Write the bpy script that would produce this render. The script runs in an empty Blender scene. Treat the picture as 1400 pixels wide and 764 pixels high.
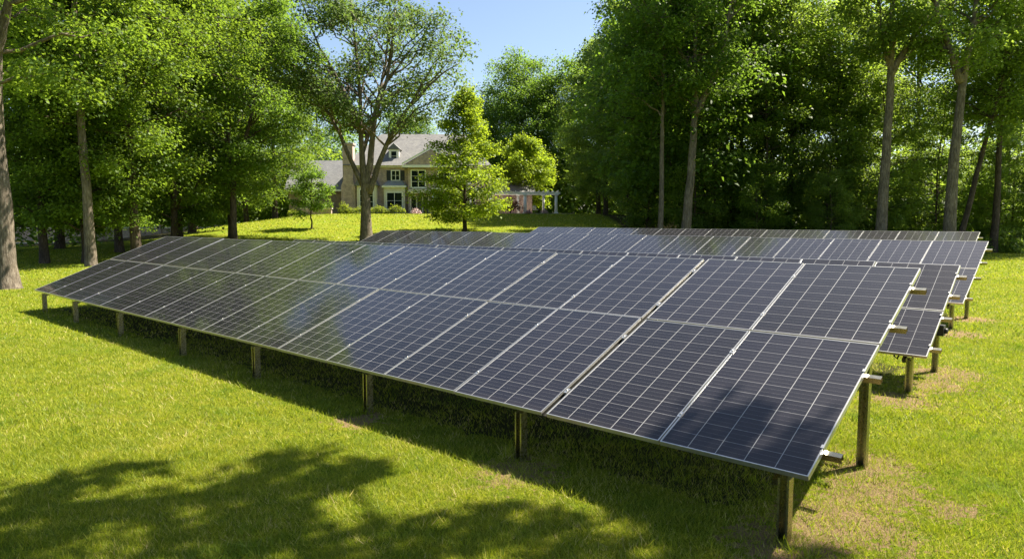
import bpy, math, random
import numpy as np
from mathutils import Vector, Matrix
R = math.radians
random.seed(7)
sc = bpy.context.scene
col = sc.collection

# ------------------------------------------------------------------ camera, sky, sun, exposure
cam_d = bpy.data.cameras.new('camera')
cam = bpy.data.objects.new('camera', cam_d)
col.objects.link(cam)
CAMZ = 2.313
cam.location = (0, 0, CAMZ)
cam.rotation_euler = (R(90 - 5.123), 0, 0)
cam_d.sensor_width = 36
cam_d.lens = 36 * 937 / 1400
cam_d.clip_start = 0.05
cam_d.clip_end = 3000
sc.camera = cam

SUN_EL, SUN_AZ = 55.0, 65.2          # azimuth clockwise from +Y
w = bpy.data.worlds.new('World'); sc.world = w; w.use_nodes = True
nt = w.node_tree; nt.nodes.clear()
out = nt.nodes.new('ShaderNodeOutputWorld'); bg = nt.nodes.new('ShaderNodeBackground')
sky = nt.nodes.new('ShaderNodeTexSky'); sky.sky_type = 'NISHITA'; sky.sun_disc = False
sky.sun_elevation = R(SUN_EL); sky.sun_rotation = R(SUN_AZ)
sky.air_density = 1.0; sky.dust_density = 1.3; sky.ozone_density = 1.0; sky.altitude = 100
bg.inputs['Strength'].default_value = 0.058
nt.links.new(sky.outputs[0], bg.inputs[0]); nt.links.new(bg.outputs[0], out.inputs[0])

sun_d = bpy.data.lights.new('sun', 'SUN'); sun_d.energy = 5.0; sun_d.angle = R(0.53)
sun_d.color = (1.0, 0.91, 0.76)
sun = bpy.data.objects.new('sun', sun_d); col.objects.link(sun)
SUNV = Vector((math.sin(R(SUN_AZ)) * math.cos(R(SUN_EL)), math.cos(R(SUN_AZ)) * math.cos(R(SUN_EL)), math.sin(R(SUN_EL))))
sun.rotation_euler = SUNV.to_track_quat('Z', 'Y').to_euler()
sun.location = (30, 15, 60)

sc.view_settings.view_transform = 'Standard'
sc.view_settings.look = 'None'
sc.view_settings.exposure = 1.75
sc.view_settings.gamma = 1
sc.view_settings.use_curve_mapping = False
sc.cycles.use_denoising = True
sc.cycles.max_bounces = 9
sc.cycles.diffuse_bounces = 6
sc.cycles.transmission_bounces = 6
sc.cycles.caustics_reflective = False
sc.cycles.caustics_refractive = False

# ------------------------------------------------------------------ materials
def mat(name):
    m = bpy.data.materials.new(name); m.use_nodes = True
    t = m.node_tree; b = t.nodes['Principled BSDF']
    return m, t, b
def node(t, kind, **kw):
    n = t.nodes.new(kind)
    for k, v in kw.items():
        if k.startswith('i_'):
            n.inputs[k[2:].replace('_', ' ')].default_value = v
        else:
            setattr(n, k, v)
    return n
def ramp(t, stops, interp='LINEAR'):
    n = t.nodes.new('ShaderNodeValToRGB'); n.color_ramp.interpolation = interp
    while len(n.color_ramp.elements) < len(stops): n.color_ramp.elements.new(0.5)
    for e, (p, c) in zip(n.color_ramp.elements, stops):
        e.position = p; e.color = (*c, 1) if len(c) == 3 else c
    return n
def math_n(t, op, a, b=None, c=None):
    n = t.nodes.new('ShaderNodeMath'); n.operation = op
    for i, x in enumerate((a, b, c)):
        if x is None: continue
        if isinstance(x, (int, float)): n.inputs[i].default_value = x
        else: t.links.new(x, n.inputs[i])
    return n.outputs[0]
def mixc(t, fac, a, b, mode='MIX'):
    n = t.nodes.new('ShaderNodeMix'); n.data_type = 'RGBA'; n.blend_type = mode
    for i, x in ((0, fac), (6, a), (7, b)):
        if isinstance(x, (int, float)): n.inputs[i].default_value = x
        elif isinstance(x, tuple): n.inputs[i].default_value = (*x, 1)
        else: t.links.new(x, n.inputs[i])
    return n.outputs[2]
def noise(t, vec, scale, detail=4, rough=0.55):
    n = t.nodes.new('ShaderNodeTexNoise'); n.inputs['Scale'].default_value = scale
    n.inputs['Detail'].default_value = detail; n.inputs['Roughness'].default_value = rough
    if vec is not None: t.links.new(vec, n.inputs['Vector'])
    return n.outputs['Fac']
def bump(t, b, h, strength=0.3, dist=0.02):
    n = t.nodes.new('ShaderNodeBump'); n.inputs['Strength'].default_value = strength; n.inputs['Distance'].default_value = dist
    t.links.new(h, n.inputs['Height']); t.links.new(n.outputs[0], b.inputs['Normal'])

def m_plain(name, colr, rough=0.6, metal=0.0, nscale=6.0, var=0.25, bmp=0.0):
    m, t, b = mat(name)
    tc = t.nodes.new('ShaderNodeTexCoord')
    f = noise(t, tc.outputs['Object'], nscale, 6)
    d = tuple(c * (1 - var) for c in colr); l = tuple(min(1, c * (1 + var)) for c in colr)
    r = ramp(t, [(0.3, d), (0.7, l)]); t.links.new(f, r.inputs[0])
    t.links.new(r.outputs[0], b.inputs['Base Color'])
    b.inputs['Roughness'].default_value = rough; b.inputs['Metallic'].default_value = metal
    if bmp: bump(t, b, f, bmp, 0.01)
    return m

def m_leaf(name, dark, light, trans, tr_fac=0.45):
    m, t, b = mat(name)
    at = t.nodes.new('ShaderNodeAttribute'); at.attribute_name = 'tint'
    oi = t.nodes.new('ShaderNodeObjectInfo')
    v = math_n(t, 'ADD', at.outputs['Fac'], math_n(t, 'MULTIPLY', math_n(t, 'SUBTRACT', oi.outputs['Random'], 0.5), 0.30))
    r = ramp(t, [(0.0, dark), (1.0, light)]); t.links.new(v, r.inputs[0])
    b.inputs['Roughness'].default_value = 0.5
    b.inputs['Specular IOR Level'].default_value = 0.18
    t.links.new(r.outputs[0], b.inputs['Base Color'])
    tl = t.nodes.new('ShaderNodeBsdfTranslucent')
    r2 = ramp(t, [(0.0, tuple(c * 0.6 for c in trans)), (1.0, trans)]); t.links.new(v, r2.inputs[0])
    t.links.new(r2.outputs[0], tl.inputs[0])
    mx = t.nodes.new('ShaderNodeMixShader'); mx.inputs[0].default_value = tr_fac
    t.links.new(b.outputs[0], mx.inputs[1]); t.links.new(tl.outputs[0], mx.inputs[2])
    t.links.new(mx.outputs[0], t.nodes['Material Output'].inputs[0])
    return m

def m_bark(name, a, c):
    m, t, b = mat(name)
    tc = t.nodes.new('ShaderNodeTexCoord')
    mp = t.nodes.new('ShaderNodeMapping'); mp.inputs['Scale'].default_value = (1, 1, 0.16)
    t.links.new(tc.outputs['Object'], mp.inputs[0])
    f = noise(t, mp.outputs[0], 22, 6, 0.7)
    g = noise(t, tc.outputs['Object'], 1.6, 4)
    r = ramp(t, [(0.32, tuple(x * 0.45 for x in a)), (0.5, a), (0.7, c)]); t.links.new(f, r.inputs[0])
    r2 = ramp(t, [(0.35, (0.7, 0.7, 0.66)), (0.65, (1.15, 1.12, 1.05))]); t.links.new(g, r2.inputs[0])
    t.links.new(mixc(t, 1.0, r.outputs[0], r2.outputs[0], 'MULTIPLY'), b.inputs['Base Color'])
    b.inputs['Roughness'].default_value = 0.95; b.inputs['Specular IOR Level'].default_value = 0.15
    bump(t, b, f, 0.9, 0.05)
    return m

# lawn / ground
def m_ground():
    m, t, b = mat('lawn_ground')
    geo = t.nodes.new('ShaderNodeNewGeometry'); P = geo.outputs['Position']
    at = t.nodes.new('ShaderNodeAttribute'); at.attribute_name = 'wood'
    so = t.nodes.new('ShaderNodeAttribute'); so.attribute_name = 'soil'
    fine = noise(t, P, 55, 6, 0.75); mid = noise(t, P, 3.0, 5, 0.6); big = noise(t, P, 0.35, 3)
    # mower-scale patchiness and blade-scale grain
    r = ramp(t, [(0.30, (0.035, 0.055, 0.006)), (0.50, (0.170, 0.205, 0.013)), (0.70, (0.310, 0.330, 0.040))]); t.links.new(fine, r.inputs[0])
    r2 = ramp(t, [(0.3, (0.6, 0.78, 0.6)), (0.7, (1.3, 1.15, 1.2))]); t.links.new(mid, r2.inputs[0])
    g = mixc(t, 1.0, r.outputs[0], r2.outputs[0], 'MULTIPLY')
    r3 = ramp(t, [(0.35, (0.9, 1.0, 0.85)), (0.65, (1.1, 1.04, 1.05))]); t.links.new(big, r3.inputs[0])
    g = mixc(t, 1.0, g, r3.outputs[0], 'MULTIPLY')
    rs = ramp(t, [(0.3, (0.15, 0.095, 0.045)), (0.7, (0.40, 0.29, 0.155))]); t.links.new(fine, rs.inputs[0])
    sm = math_n(t, 'GREATER_THAN', math_n(t, 'ADD', so.outputs['Fac'], math_n(t, 'MULTIPLY', math_n(t, 'SUBTRACT', noise(t, P, 9, 5, 0.75), 0.5), 2.6)), 0.5)
    g = mixc(t, sm, g, rs.outputs[0])
    un = t.nodes.new('ShaderNodeAttribute'); un.attribute_name = 'under'  # under the rows: sparse-grass soil tone, with array shade painted into the colour
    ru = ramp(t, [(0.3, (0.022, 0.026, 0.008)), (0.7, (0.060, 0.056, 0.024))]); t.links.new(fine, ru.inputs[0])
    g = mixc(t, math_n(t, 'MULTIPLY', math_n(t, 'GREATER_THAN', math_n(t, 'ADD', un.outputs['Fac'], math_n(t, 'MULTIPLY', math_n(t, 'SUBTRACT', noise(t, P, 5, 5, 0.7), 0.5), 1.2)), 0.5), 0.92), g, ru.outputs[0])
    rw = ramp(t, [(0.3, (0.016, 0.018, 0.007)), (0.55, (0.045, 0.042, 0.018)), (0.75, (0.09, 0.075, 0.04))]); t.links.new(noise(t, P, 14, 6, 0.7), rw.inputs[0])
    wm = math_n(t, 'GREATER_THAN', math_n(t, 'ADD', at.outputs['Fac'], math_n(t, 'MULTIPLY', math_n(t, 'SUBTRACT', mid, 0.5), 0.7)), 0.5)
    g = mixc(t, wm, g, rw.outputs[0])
    t.links.new(g, b.inputs['Base Color'])
    b.inputs['Roughness'].default_value = 1.0; b.inputs['Specular IOR Level'].default_value = 0.1
    bump(t, b, fine, 1.0, 0.06)
    return m

def m_grass():
    m, t, b = mat('grass_blades')
    at = t.nodes.new('ShaderNodeAttribute'); at.attribute_name = 'tint'
    geo = t.nodes.new('ShaderNodeNewGeometry'); P = geo.outputs['Position']
    r = ramp(t, [(0.0, (0.085, 0.140, 0.008)), (0.45, (0.225, 0.262, 0.012)), (0.82, (0.345, 0.340, 0.035)), (0.93, (0.42, 0.36, 0.13)), (1.0, (0.50, 0.40, 0.20))])
    v = math_n(t, 'ADD', at.outputs['Fac'], math_n(t, 'MULTIPLY', math_n(t, 'SUBTRACT', noise(t, P, 1.2, 6, 0.65), 0.5), 0.9))
    v = math_n(t, 'ADD', v, math_n(t, 'MULTIPLY', math_n(t, 'SUBTRACT', noise(t, P, 0.25, 3), 0.47), 0.5))
    t.links.new(v, r.inputs[0])
    cm = ramp(t, [(0.56, (0, 0, 0)), (0.64, (1, 1, 1))]); t.links.new(noise(t, P, 0.8, 5, 0.6), cm.inputs[0])
    class _o: pass
    gc = mixc(t, math_n(t, 'MULTIPLY', cm.outputs[0], 0.55), r.outputs[0], (0.105, 0.190, 0.016))
    r = _o(); r.outputs = [gc]
    t.links.new(r.outputs[0], b.inputs['Base Color']); b.inputs['Roughness'].default_value = 0.55
    b.inputs['Specular IOR Level'].default_value = 0.3
    tl = t.nodes.new('ShaderNodeBsdfTranslucent')
    t.links.new(mixc(t, 1.0, r.outputs[0], (1.5, 1.6, 0.9), 'MULTIPLY'), tl.inputs[0])
    mx = t.nodes.new('ShaderNodeMixShader'); mx.inputs[0].default_value = 0.4
    t.links.new(b.outputs[0], mx.inputs[1]); t.links.new(tl.outputs[0], mx.inputs[2])
    t.links.new(mx.outputs[0], t.nodes['Material Output'].inputs[0])
    return m

def m_cells(name, W, L, nx, ny):
    m, t, b = mat(name)
    tc = t.nodes.new('ShaderNodeTexCoord'); sp = t.nodes.new('ShaderNodeSeparateXYZ'); t.links.new(tc.outputs['Object'], sp.inputs[0])
    oi = t.nodes.new('ShaderNodeObjectInfo')
    mg = 0.010
    cw = (W - 2 * mg) / nx; ch = (L - 2 * mg) / ny
    def line(c, cell, half):
        u = math_n(t, 'DIVIDE', math_n(t, 'SUBTRACT', c, mg), cell)
        d = math_n(t, 'ABSOLUTE', math_n(t, 'SUBTRACT', math_n(t, 'FRACT', math_n(t, 'ADD', u, 0.5)), 0.5))
        return math_n(t, 'LESS_THAN', d, half / cell), u
    lx, ux = line(sp.outputs[0], cw, 0.0026)
    ly, uy = line(sp.outputs[1], ch, 0.0019)
    lb, _ = line(sp.outputs[1], ch / 3, 0.0009)
    lf, _ = line(sp.outputs[0], cw / 26, 0.0006)
    ed = math_n(t, 'LESS_THAN', math_n(t, 'MINIMUM', math_n(t, 'MINIMUM', sp.outputs[0], math_n(t, 'SUBTRACT', W, sp.outputs[0])),
                                       math_n(t, 'MINIMUM', sp.outputs[1], math_n(t, 'SUBTRACT', L, sp.outputs[1]))), mg - 0.001)
    # per cell tone
    cv = t.nodes.new('ShaderNodeCombineXYZ')
    t.links.new(math_n(t, 'FLOOR', ux), cv.inputs[0]); t.links.new(math_n(t, 'FLOOR', uy), cv.inputs[1]); t.links.new(math_n(t, 'MULTIPLY', oi.outputs['Random'], 91.0), cv.inputs[2])
    wn = t.nodes.new('ShaderNodeTexWhiteNoise'); wn.noise_dimensions = '3D'; t.links.new(cv.outputs[0], wn.inputs['Vector'])
    rc = ramp(t, [(0.0, (0.0040, 0.0044, 0.0085)), (1.0, (0.0078, 0.0078, 0.0120))]); t.links.new(wn.outputs['Value'], rc.inputs[0])
    tone = math_n(t, 'ADD', math_n(t, 'MULTIPLY', oi.outputs['Random'], 0.7), 0.65)
    tn = t.nodes.new('ShaderNodeVectorMath'); tn.operation = 'SCALE'; t.links.new(rc.outputs[0], tn.inputs[0]); t.links.new(tone, tn.inputs['Scale'])
    low = math_n(t, 'MAXIMUM', math_n(t, 'SUBTRACT', 1.0, math_n(t, 'DIVIDE', sp.outputs[1], 0.10)), 0.0)
    dn = noise(t, tc.outputs['Object'], 3.5, 6, 0.65)
    dust = math_n(t, 'ADD', math_n(t, 'ADD', dn, math_n(t, 'MULTIPLY', math_n(t, 'MULTIPLY', low, dn), 4.0)),
                  math_n(t, 'MULTIPLY', math_n(t, 'GREATER_THAN', noise(t, tc.outputs['Object'], 21, 2, 0.5), 0.79), 6.0))
    c = mixc(t, math_n(t, 'MULTIPLY', dust, 0.014), tn.outputs[0], (0.32, 0.26, 0.2))
    c = mixc(t, math_n(t, 'MULTIPLY', lf, 0.04), c, (0.5, 0.5, 0.5))
    c = mixc(t, math_n(t, 'MULTIPLY', lb, 0.16), c, (0.55, 0.55, 0.56))
    c = mixc(t, math_n(t, 'MULTIPLY', ly, 0.6), c, (0.30, 0.30, 0.30))
    c = mixc(t, math_n(t, 'MAXIMUM', lx, ed), c, (0.30, 0.30, 0.30))
    t.links.new(c, b.inputs['Base Color'])
    b.inputs['Roughness'].default_value = 0.6
    b.inputs['Specular IOR Level'].default_value = 0.04
    b.inputs['Coat Weight'].default_value = 1.0
    b.inputs['Coat IOR'].default_value = 1.34
    b.inputs['Coat Roughness'].default_value = 0.07
    return m

def m_steel():
    m, t, b = mat('galvanised_steel')
    tc = t.nodes.new('ShaderNodeTexCoord')
    f = noise(t, tc.outputs['Object'], 30, 5, 0.6); g = noise(t, tc.outputs['Object'], 4, 4)
    r = ramp(t, [(0.3, (0.34, 0.32, 0.235)), (0.7, (0.42, 0.40, 0.31))]); t.links.new(g, r.inputs[0])
    t.links.new(r.outputs[0], b.inputs['Base Color']); b.inputs['Metallic'].default_value = 1.0
    rr = ramp(t, [(0.3, (0.24,) * 3), (0.7, (0.32,) * 3)]); t.links.new(f, rr.inputs[0]); t.links.new(rr.outputs[0], b.inputs['Roughness'])
    return m

def m_brick(name, a, c, mortar, scale):
    m, t, b = mat(name)
    tc = t.nodes.new('ShaderNodeTexCoord'); sp = t.nodes.new('ShaderNodeSeparateXYZ'); t.links.new(tc.outputs['Object'], sp.inputs[0])
    cb = t.nodes.new('ShaderNodeCombineXYZ')
    t.links.new(math_n(t, 'ADD', sp.outputs[0], sp.outputs[1]), cb.inputs[0]); t.links.new(sp.outputs[2], cb.inputs[1])
    br = t.nodes.new('ShaderNodeTexBrick'); t.links.new(cb.outputs[0], br.inputs[0])
    br.inputs['Scale'].default_value = scale
    br.inputs['Color1'].default_value = (*a, 1); br.inputs['Color2'].default_value = (*c, 1); br.inputs['Mortar'].default_value = (*mortar, 1)
    br.inputs['Mortar Size'].default_value = 0.022; br.inputs['Bias'].default_value = -0.1
    f = noise(t, tc.outputs['Object'], 2.3, 6, 0.7)
    r = ramp(t, [(0.3, (0.6, 0.6, 0.62)), (0.7, (1.25, 1.18, 1.1))]); t.links.new(f, r.inputs[0])
    t.links.new(mixc(t, 1.0, br.outputs[0], r.outputs[0], 'MULTIPLY'), b.inputs['Base Color'])
    b.inputs['Roughness'].default_value = 0.9
    bump(t, b, br.outputs['Fac'], -0.4, 0.02)
    return m

def m_shingle(name, a, c):
    m, t, b = mat(name)
    tc = t.nodes.new('ShaderNodeTexCoord'); sp = t.nodes.new('ShaderNodeSeparateXYZ'); t.links.new(tc.outputs['Object'], sp.inputs[0])
    cb = t.nodes.new('ShaderNodeCombineXYZ')
    t.links.new(sp.outputs[0], cb.inputs[0]); t.links.new(math_n(t, 'ADD', sp.outputs[2], math_n(t, 'MULTIPLY', sp.outputs[1], 0.3)), cb.inputs[1])
    br = t.nodes.new('ShaderNodeTexBrick'); t.links.new(cb.outputs[0], br.inputs[0]); br.inputs['Scale'].default_value = 2.2
    br.inputs['Color1'].default_value = (*a, 1); br.inputs['Color2'].default_value = (*c, 1); br.inputs['Mortar'].default_value = (*[x * 0.5 for x in a], 1)
    br.inputs['Mortar Size'].default_value = 0.018
    f = noise(t, tc.outputs['Object'], 1.5, 6, 0.7)
    r = ramp(t, [(0.3, (0.75, 0.75, 0.78)), (0.7, (1.2, 1.18, 1.12))]); t.links.new(f, r.inputs[0])
    t.links.new(mixc(t, 1.0, br.outputs[0], r.outputs[0], 'MULTIPLY'), b.inputs['Base Color'])
    b.inputs['Roughness'].default_value = 0.9
    return m

M = {}
M['ground'] = m_ground(); M['grass'] = m_grass()
M['steel'] = m_steel()
M['alu'] = m_plain('anodised_aluminium', (0.58, 0.57, 0.54), 0.34, 0.85, 8, 0.12)
M['backsheet'] = m_plain('panel_backsheet', (0.42, 0.42, 0.41), 0.7, 0, 3, 0.1)
M['bronze'] = m_plain('dark_bronze_metal', (0.016, 0.016, 0.012), 0.45, 0.3, 10, 0.3)
M['black'] = m_plain('black_plastic', (0.02, 0.02, 0.02), 0.5, 0, 8, 0.3)
M['bark'] = m_bark('grey_bark', (0.15, 0.125, 0.10), (0.30, 0.265, 0.225))
M['bark_dark'] = m_bark('dark_bark', (0.075, 0.058, 0.045), (0.15, 0.12, 0.10))
M['leaf_maple'] = m_leaf('maple_leaf', (0.026, 0.066, 0.010), (0.122, 0.192, 0.026), (0.31, 0.46, 0.035))
M['leaf_oak'] = m_leaf('oak_leaf', (0.038, 0.082, 0.014), (0.105, 0.170, 0.030), (0.28, 0.46, 0.04), 0.48)
M['leaf_olive'] = m_leaf('ash_leaf', (0.050, 0.090, 0.026), (0.125, 0.180, 0.055), (0.22, 0.34, 0.06))
M['leaf_bright'] = m_leaf('young_maple_leaf', (0.090, 0.150, 0.008), (0.190, 0.275, 0.018), (0.46, 0.60, 0.03), 0.5)
M['leaf_dark'] = m_leaf('forest_leaf', (0.054, 0.100, 0.022), (0.145, 0.210, 0.040), (0.42, 0.59, 0.06), 0.5)
M['leaf_hedge'] = m_leaf('hedge_leaf', (0.09, 0.14, 0.012), (0.22, 0.27, 0.03), (0.40, 0.48, 0.04), 0.5)
M['leaf_red'] = m_leaf('red_leaf', (0.10, 0.045, 0.02), (0.25, 0.11, 0.045), (0.25, 0.10, 0.03), 0.3)
M['petal'] = m_leaf('petal', (0.45, 0.20, 0.22), (0.75, 0.65, 0.60), (0.5, 0.4, 0.4), 0.2)
M['brick'] = m_brick('pale_stone_brick', (0.50, 0.375, 0.335), (0.36, 0.25, 0.235), (0.56, 0.52, 0.48), 3.0)
M['brick2'] = m_brick('wing_brick', (0.30, 0.235, 0.19), (0.24, 0.18, 0.145), (0.33, 0.29, 0.25), 4.5)
M['shingle'] = m_shingle('grey_shingle', (0.19, 0.19, 0.187), (0.14, 0.14, 0.14))
M['slate'] = m_shingle('slate_shingle', (0.19, 0.195, 0.205), (0.145, 0.15, 0.16))
M['white'] = m_plain('white_paint', (0.86, 0.84, 0.79), 0.55, 0, 4, 0.05)
M['cream'] = m_plain('cream_paint', (0.70, 0.65, 0.56), 0.6, 0, 4, 0.07)
M['dark_shutter'] = m_plain('dark_shutter', (0.018, 0.021, 0.028), 0.5, 0, 5, 0.2)
M['door'] = m_plain('dark_door', (0.03, 0.02, 0.016), 0.4, 0, 5, 0.3)
M['copper'] = m_plain('weathered_roof_metal', (0.30, 0.31, 0.30), 0.5, 0.2, 3, 0.15)
M['redtile'] = m_plain('red_tile', (0.34, 0.12, 0.075), 0.8, 0, 6, 0.25)
M['asphalt'] = m_plain('asphalt', (0.16, 0.155, 0.15), 0.95, 0, 9, 0.2)
M['paving'] = m_plain('stone_paving', (0.40, 0.35, 0.29), 0.9, 0, 2, 0.2)
M['cover'] = m_plain('dark_cover', (0.025, 0.035, 0.06), 0.7, 0, 5, 0.3)
m, t, b = mat('window_glass'); b.inputs['Base Color'].default_value = (0.012, 0.018, 0.02, 1); b.inputs['Roughness'].default_value = 0.04
b.inputs['Specular IOR Level'].default_value = 0.4
tc = t.nodes.new('ShaderNodeTexCoord'); f = noise(t, tc.outputs['Object'], 0.9, 2); bump(t, b, f, 0.03, 0.02)
M['glass'] = m

# ------------------------------------------------------------------ mesh helpers
class MB:
    def __init__(s): s.v = []; s.f = []; s.mi = []; s.smooth = []
    def add(s, vs, fs, mi=0, smooth=False):
        o = len(s.v); s.v += [tuple(x) for x in vs]
        for f in fs: s.f.append(tuple(o + i for i in f)); s.mi.append(mi); s.smooth.append(smooth)
    def box(s, a, c, mi=0, M4=None):
        (x0, y0, z0), (x1, y1, z1) = a, c
        vs = [Vector(p) for p in ((x0, y0, z0), (x1, y0, z0), (x1, y1, z0), (x0, y1, z0), (x0, y0, z1), (x1, y0, z1), (x1, y1, z1), (x0, y1, z1))]
        if M4: vs = [M4 @ p for p in vs]
        s.add(vs, [(0, 3, 2, 1), (4, 5, 6, 7), (0, 1, 5, 4), (1, 2, 6, 5), (2, 3, 7, 6), (3, 0, 4, 7)], mi)
    def prism(s, poly, axis, a, c, mi=0, M4=None):
        """poly of 2D points extruded along an axis from a to c"""
        def P(p, h):
            q = {'x': (h, p[0], p[1]), 'y': (p[0], h, p[1]), 'z': (p[0], p[1], h)}[axis]
            return M4 @ Vector(q) if M4 else Vector(q)
        n = len(poly)
        vs = [P(p, a) for p in poly] + [P(p, c) for p in poly]
        fs = [tuple(range(n)), tuple(range(2 * n - 1, n - 1, -1))] + [(i, i + n, (i + 1) % n + n, (i + 1) % n) for i in range(n)]
        s.add(vs, fs, mi)
    def tube(s, pts, rad, sides=6, mi=0, cap=True):
        pts = np.asarray(pts, float); n = len(pts)
        if np.isscalar(rad): rad = np.full(n, rad)
        tan = np.gradient(pts, axis=0); tan /= (np.linalg.norm(tan, axis=1, keepdims=True) + 1e-9)
        ref = np.array([0, 0, 1.0]) if abs(tan[0][2]) < 0.9 else np.array([1.0, 0, 0])
        vs = []
        a = np.linspace(0, 2 * np.pi, sides, endpoint=False)
        u = np.cross(tan[0], ref); u /= np.linalg.norm(u)
        for i in range(n):
            u = u - tan[i] * (u @ tan[i]); u /= (np.linalg.norm(u) + 1e-9)
            v = np.cross(tan[i], u)
            vs.append(pts[i] + rad[i] * (np.cos(a)[:, None] * u + np.sin(a)[:, None] * v))
        vs = np.concatenate(vs)
        fs = []
        for i in range(n - 1):
            for j in range(sides):
                k = (j + 1) % sides
                fs.append((i * sides + j, i * sides + k, (i + 1) * sides + k, (i + 1) * sides + j))
        if cap:
            fs.append(tuple(range(sides - 1, -1, -1))); fs.append(tuple((n - 1) * sides + j for j in range(sides)))
        s.add(vs, fs, mi, True)
    def mesh(s, name, mats):
        me = bpy.data.meshes.new(name)
        me.from_pydata(s.v, [], s.f)
        for x in mats: me.materials.append(x)
        me.polygons.foreach_set('material_index', s.mi)
        me.polygons.foreach_set('use_smooth', s.smooth)
        me.update()
        return me
def put(name, me, parent=None, loc=(0, 0, 0), rot=(0, 0, 0)):
    o = bpy.data.objects.new(name, me); col.objects.link(o)
    o.location = loc; o.rotation_euler = rot
    if parent: o.parent = parent
    return o
def obj(name, mb, mats, parent=None, loc=(0, 0, 0), rot=(0, 0, 0)):
    if not isinstance(mats, (list, tuple)): mats = [mats]
    return put(name, mb.mesh(name, mats), parent, loc, rot)
def empty(name, loc=(0, 0, 0), rz=0.0):
    o = bpy.data.objects.new(name, None); col.objects.link(o); o.location = loc; o.rotation_euler = (0, 0, rz); o.empty_display_size = 0.3
    return o
def tag(o, label=None, cat=None, group=None, kind=None):
    if label: o['label'] = label
    if cat: o['category'] = cat
    if group: o['group'] = group
    if kind: o['kind'] = kind
    return o

def quads_mesh(name, V, tint, material, tri=False):
    """V: (n,4,3) or (n,3,3) corner arrays -> one mesh; tint one value per face."""
    n, k = V.shape[0], V.shape[1]
    me = bpy.data.meshes.new(name)
    me.vertices.add(n * k); me.vertices.foreach_set('co', V.astype(np.float32).ravel())
    me.loops.add(n * k); me.loops.foreach_set('vertex_index', np.arange(n * k, dtype=np.int32))
    me.polygons.add(n); me.polygons.foreach_set('loop_start', np.arange(0, n * k, k, dtype=np.int32))
    me.polygons.foreach_set('loop_total', np.full(n, k, dtype=np.int32))
    me.update(calc_edges=True)
    a = me.attributes.new('tint', 'FLOAT', 'POINT'); a.data.foreach_set('value', np.repeat(tint, k).astype(np.float32))
    me.materials.append(material)
    return me

# ------------------------------------------------------------------ terrain
def sstep(x): x = np.clip(x, 0, 1); return x * x * (3 - 2 * x)
def terr(x, y):
    x = np.asarray(x, float); y = np.asarray(y, float)
    ys = 36 + np.clip(x, 0, 20) * 0.15
    rise = sstep((y - ys) / 44)
    lat = sstep((x + 43) / 23) * sstep((44 - x) / 34)
    far = 1 - 0.0 * y
    return 2.75 * rise * lat * far
def tz(x, y): return float(terr(x, y))
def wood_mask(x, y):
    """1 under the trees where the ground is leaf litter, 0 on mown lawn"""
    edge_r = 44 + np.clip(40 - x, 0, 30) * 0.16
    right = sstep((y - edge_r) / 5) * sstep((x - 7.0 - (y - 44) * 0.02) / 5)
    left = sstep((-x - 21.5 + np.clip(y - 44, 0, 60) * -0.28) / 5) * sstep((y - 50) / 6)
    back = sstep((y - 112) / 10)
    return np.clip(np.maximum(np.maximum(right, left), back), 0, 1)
DIR = np.array([-0.7473, 0.6645]); NRM = np.array([0.6645, 0.7473]); B1 = np.array([2.045, 4.591])
SOIL = [(1.9, 4.7, 0.42), (2.5, 5.1, 0.5), (3.1, 5.7, 0.5), (3.35, 6.3, 0.5), (2.7, 4.8, 0.35), (4.95, 8.6, 0.5), (5.9, 9.3, 0.5), (6.5, 10.1, 0.6), (8.9, 13.6, 0.6), (10.5, 15.6, 0.6),
        (0.05, 6.1, 0.45), (-1.75, 7.7, 0.35), (3.6, 5.3, .25)]
def soil_mask(x, y):
    s = np.zeros_like(x)
    for (a, c, r) in SOIL:
        s = np.maximum(s, np.exp(-((x - a) ** 2 + (y - c) ** 2) / (r * r)))
    return s
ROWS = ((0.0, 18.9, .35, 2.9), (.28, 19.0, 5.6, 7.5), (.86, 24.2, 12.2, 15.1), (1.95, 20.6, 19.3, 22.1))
def under_mask(x, y):  # row footprints: grass thins here and painted shade darkens the ground
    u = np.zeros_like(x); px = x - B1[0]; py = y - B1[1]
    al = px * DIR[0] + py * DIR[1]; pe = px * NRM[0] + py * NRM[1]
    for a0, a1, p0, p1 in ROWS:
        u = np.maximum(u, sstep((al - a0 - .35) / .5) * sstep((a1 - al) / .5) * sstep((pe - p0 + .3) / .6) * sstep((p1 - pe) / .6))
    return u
def grid_axis(lo, hi, core_lo, core_hi, step, grow):
    a = list(np.arange(core_lo, core_hi + 1e-6, step)); s = step; x = core_hi
    while x < hi: s *= grow; x += s; a.append(x)
    s = step; x = core_lo
    while x > lo: s *= grow; x -= s; a.insert(0, x)
    return np.array(a)
xs = grid_axis(-900, 900, -14, 14, 0.35, 1.06); ys = grid_axis(-300, 1500, 0, 26, 0.35, 1.05)
X, Y = np.meshgrid(xs, ys); Z = terr(X, Y)
Vg = np.stack([X, Y, Z], -1).reshape(-1, 3)
nx_, ny_ = len(xs), len(ys)
idx = np.arange(nx_ * ny_).reshape(ny_, nx_)
F = np.stack([idx[:-1, :-1], idx[:-1, 1:], idx[1:, 1:], idx[1:, :-1]], -1).reshape(-1, 4)
me = bpy.data.meshes.new('lawn'); me.from_pydata(Vg.tolist(), [], F.tolist())
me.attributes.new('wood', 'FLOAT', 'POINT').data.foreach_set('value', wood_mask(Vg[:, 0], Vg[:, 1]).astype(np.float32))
me.attributes.new('soil', 'FLOAT', 'POINT').data.foreach_set('value', soil_mask(Vg[:, 0], Vg[:, 1]).astype(np.float32))
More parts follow.
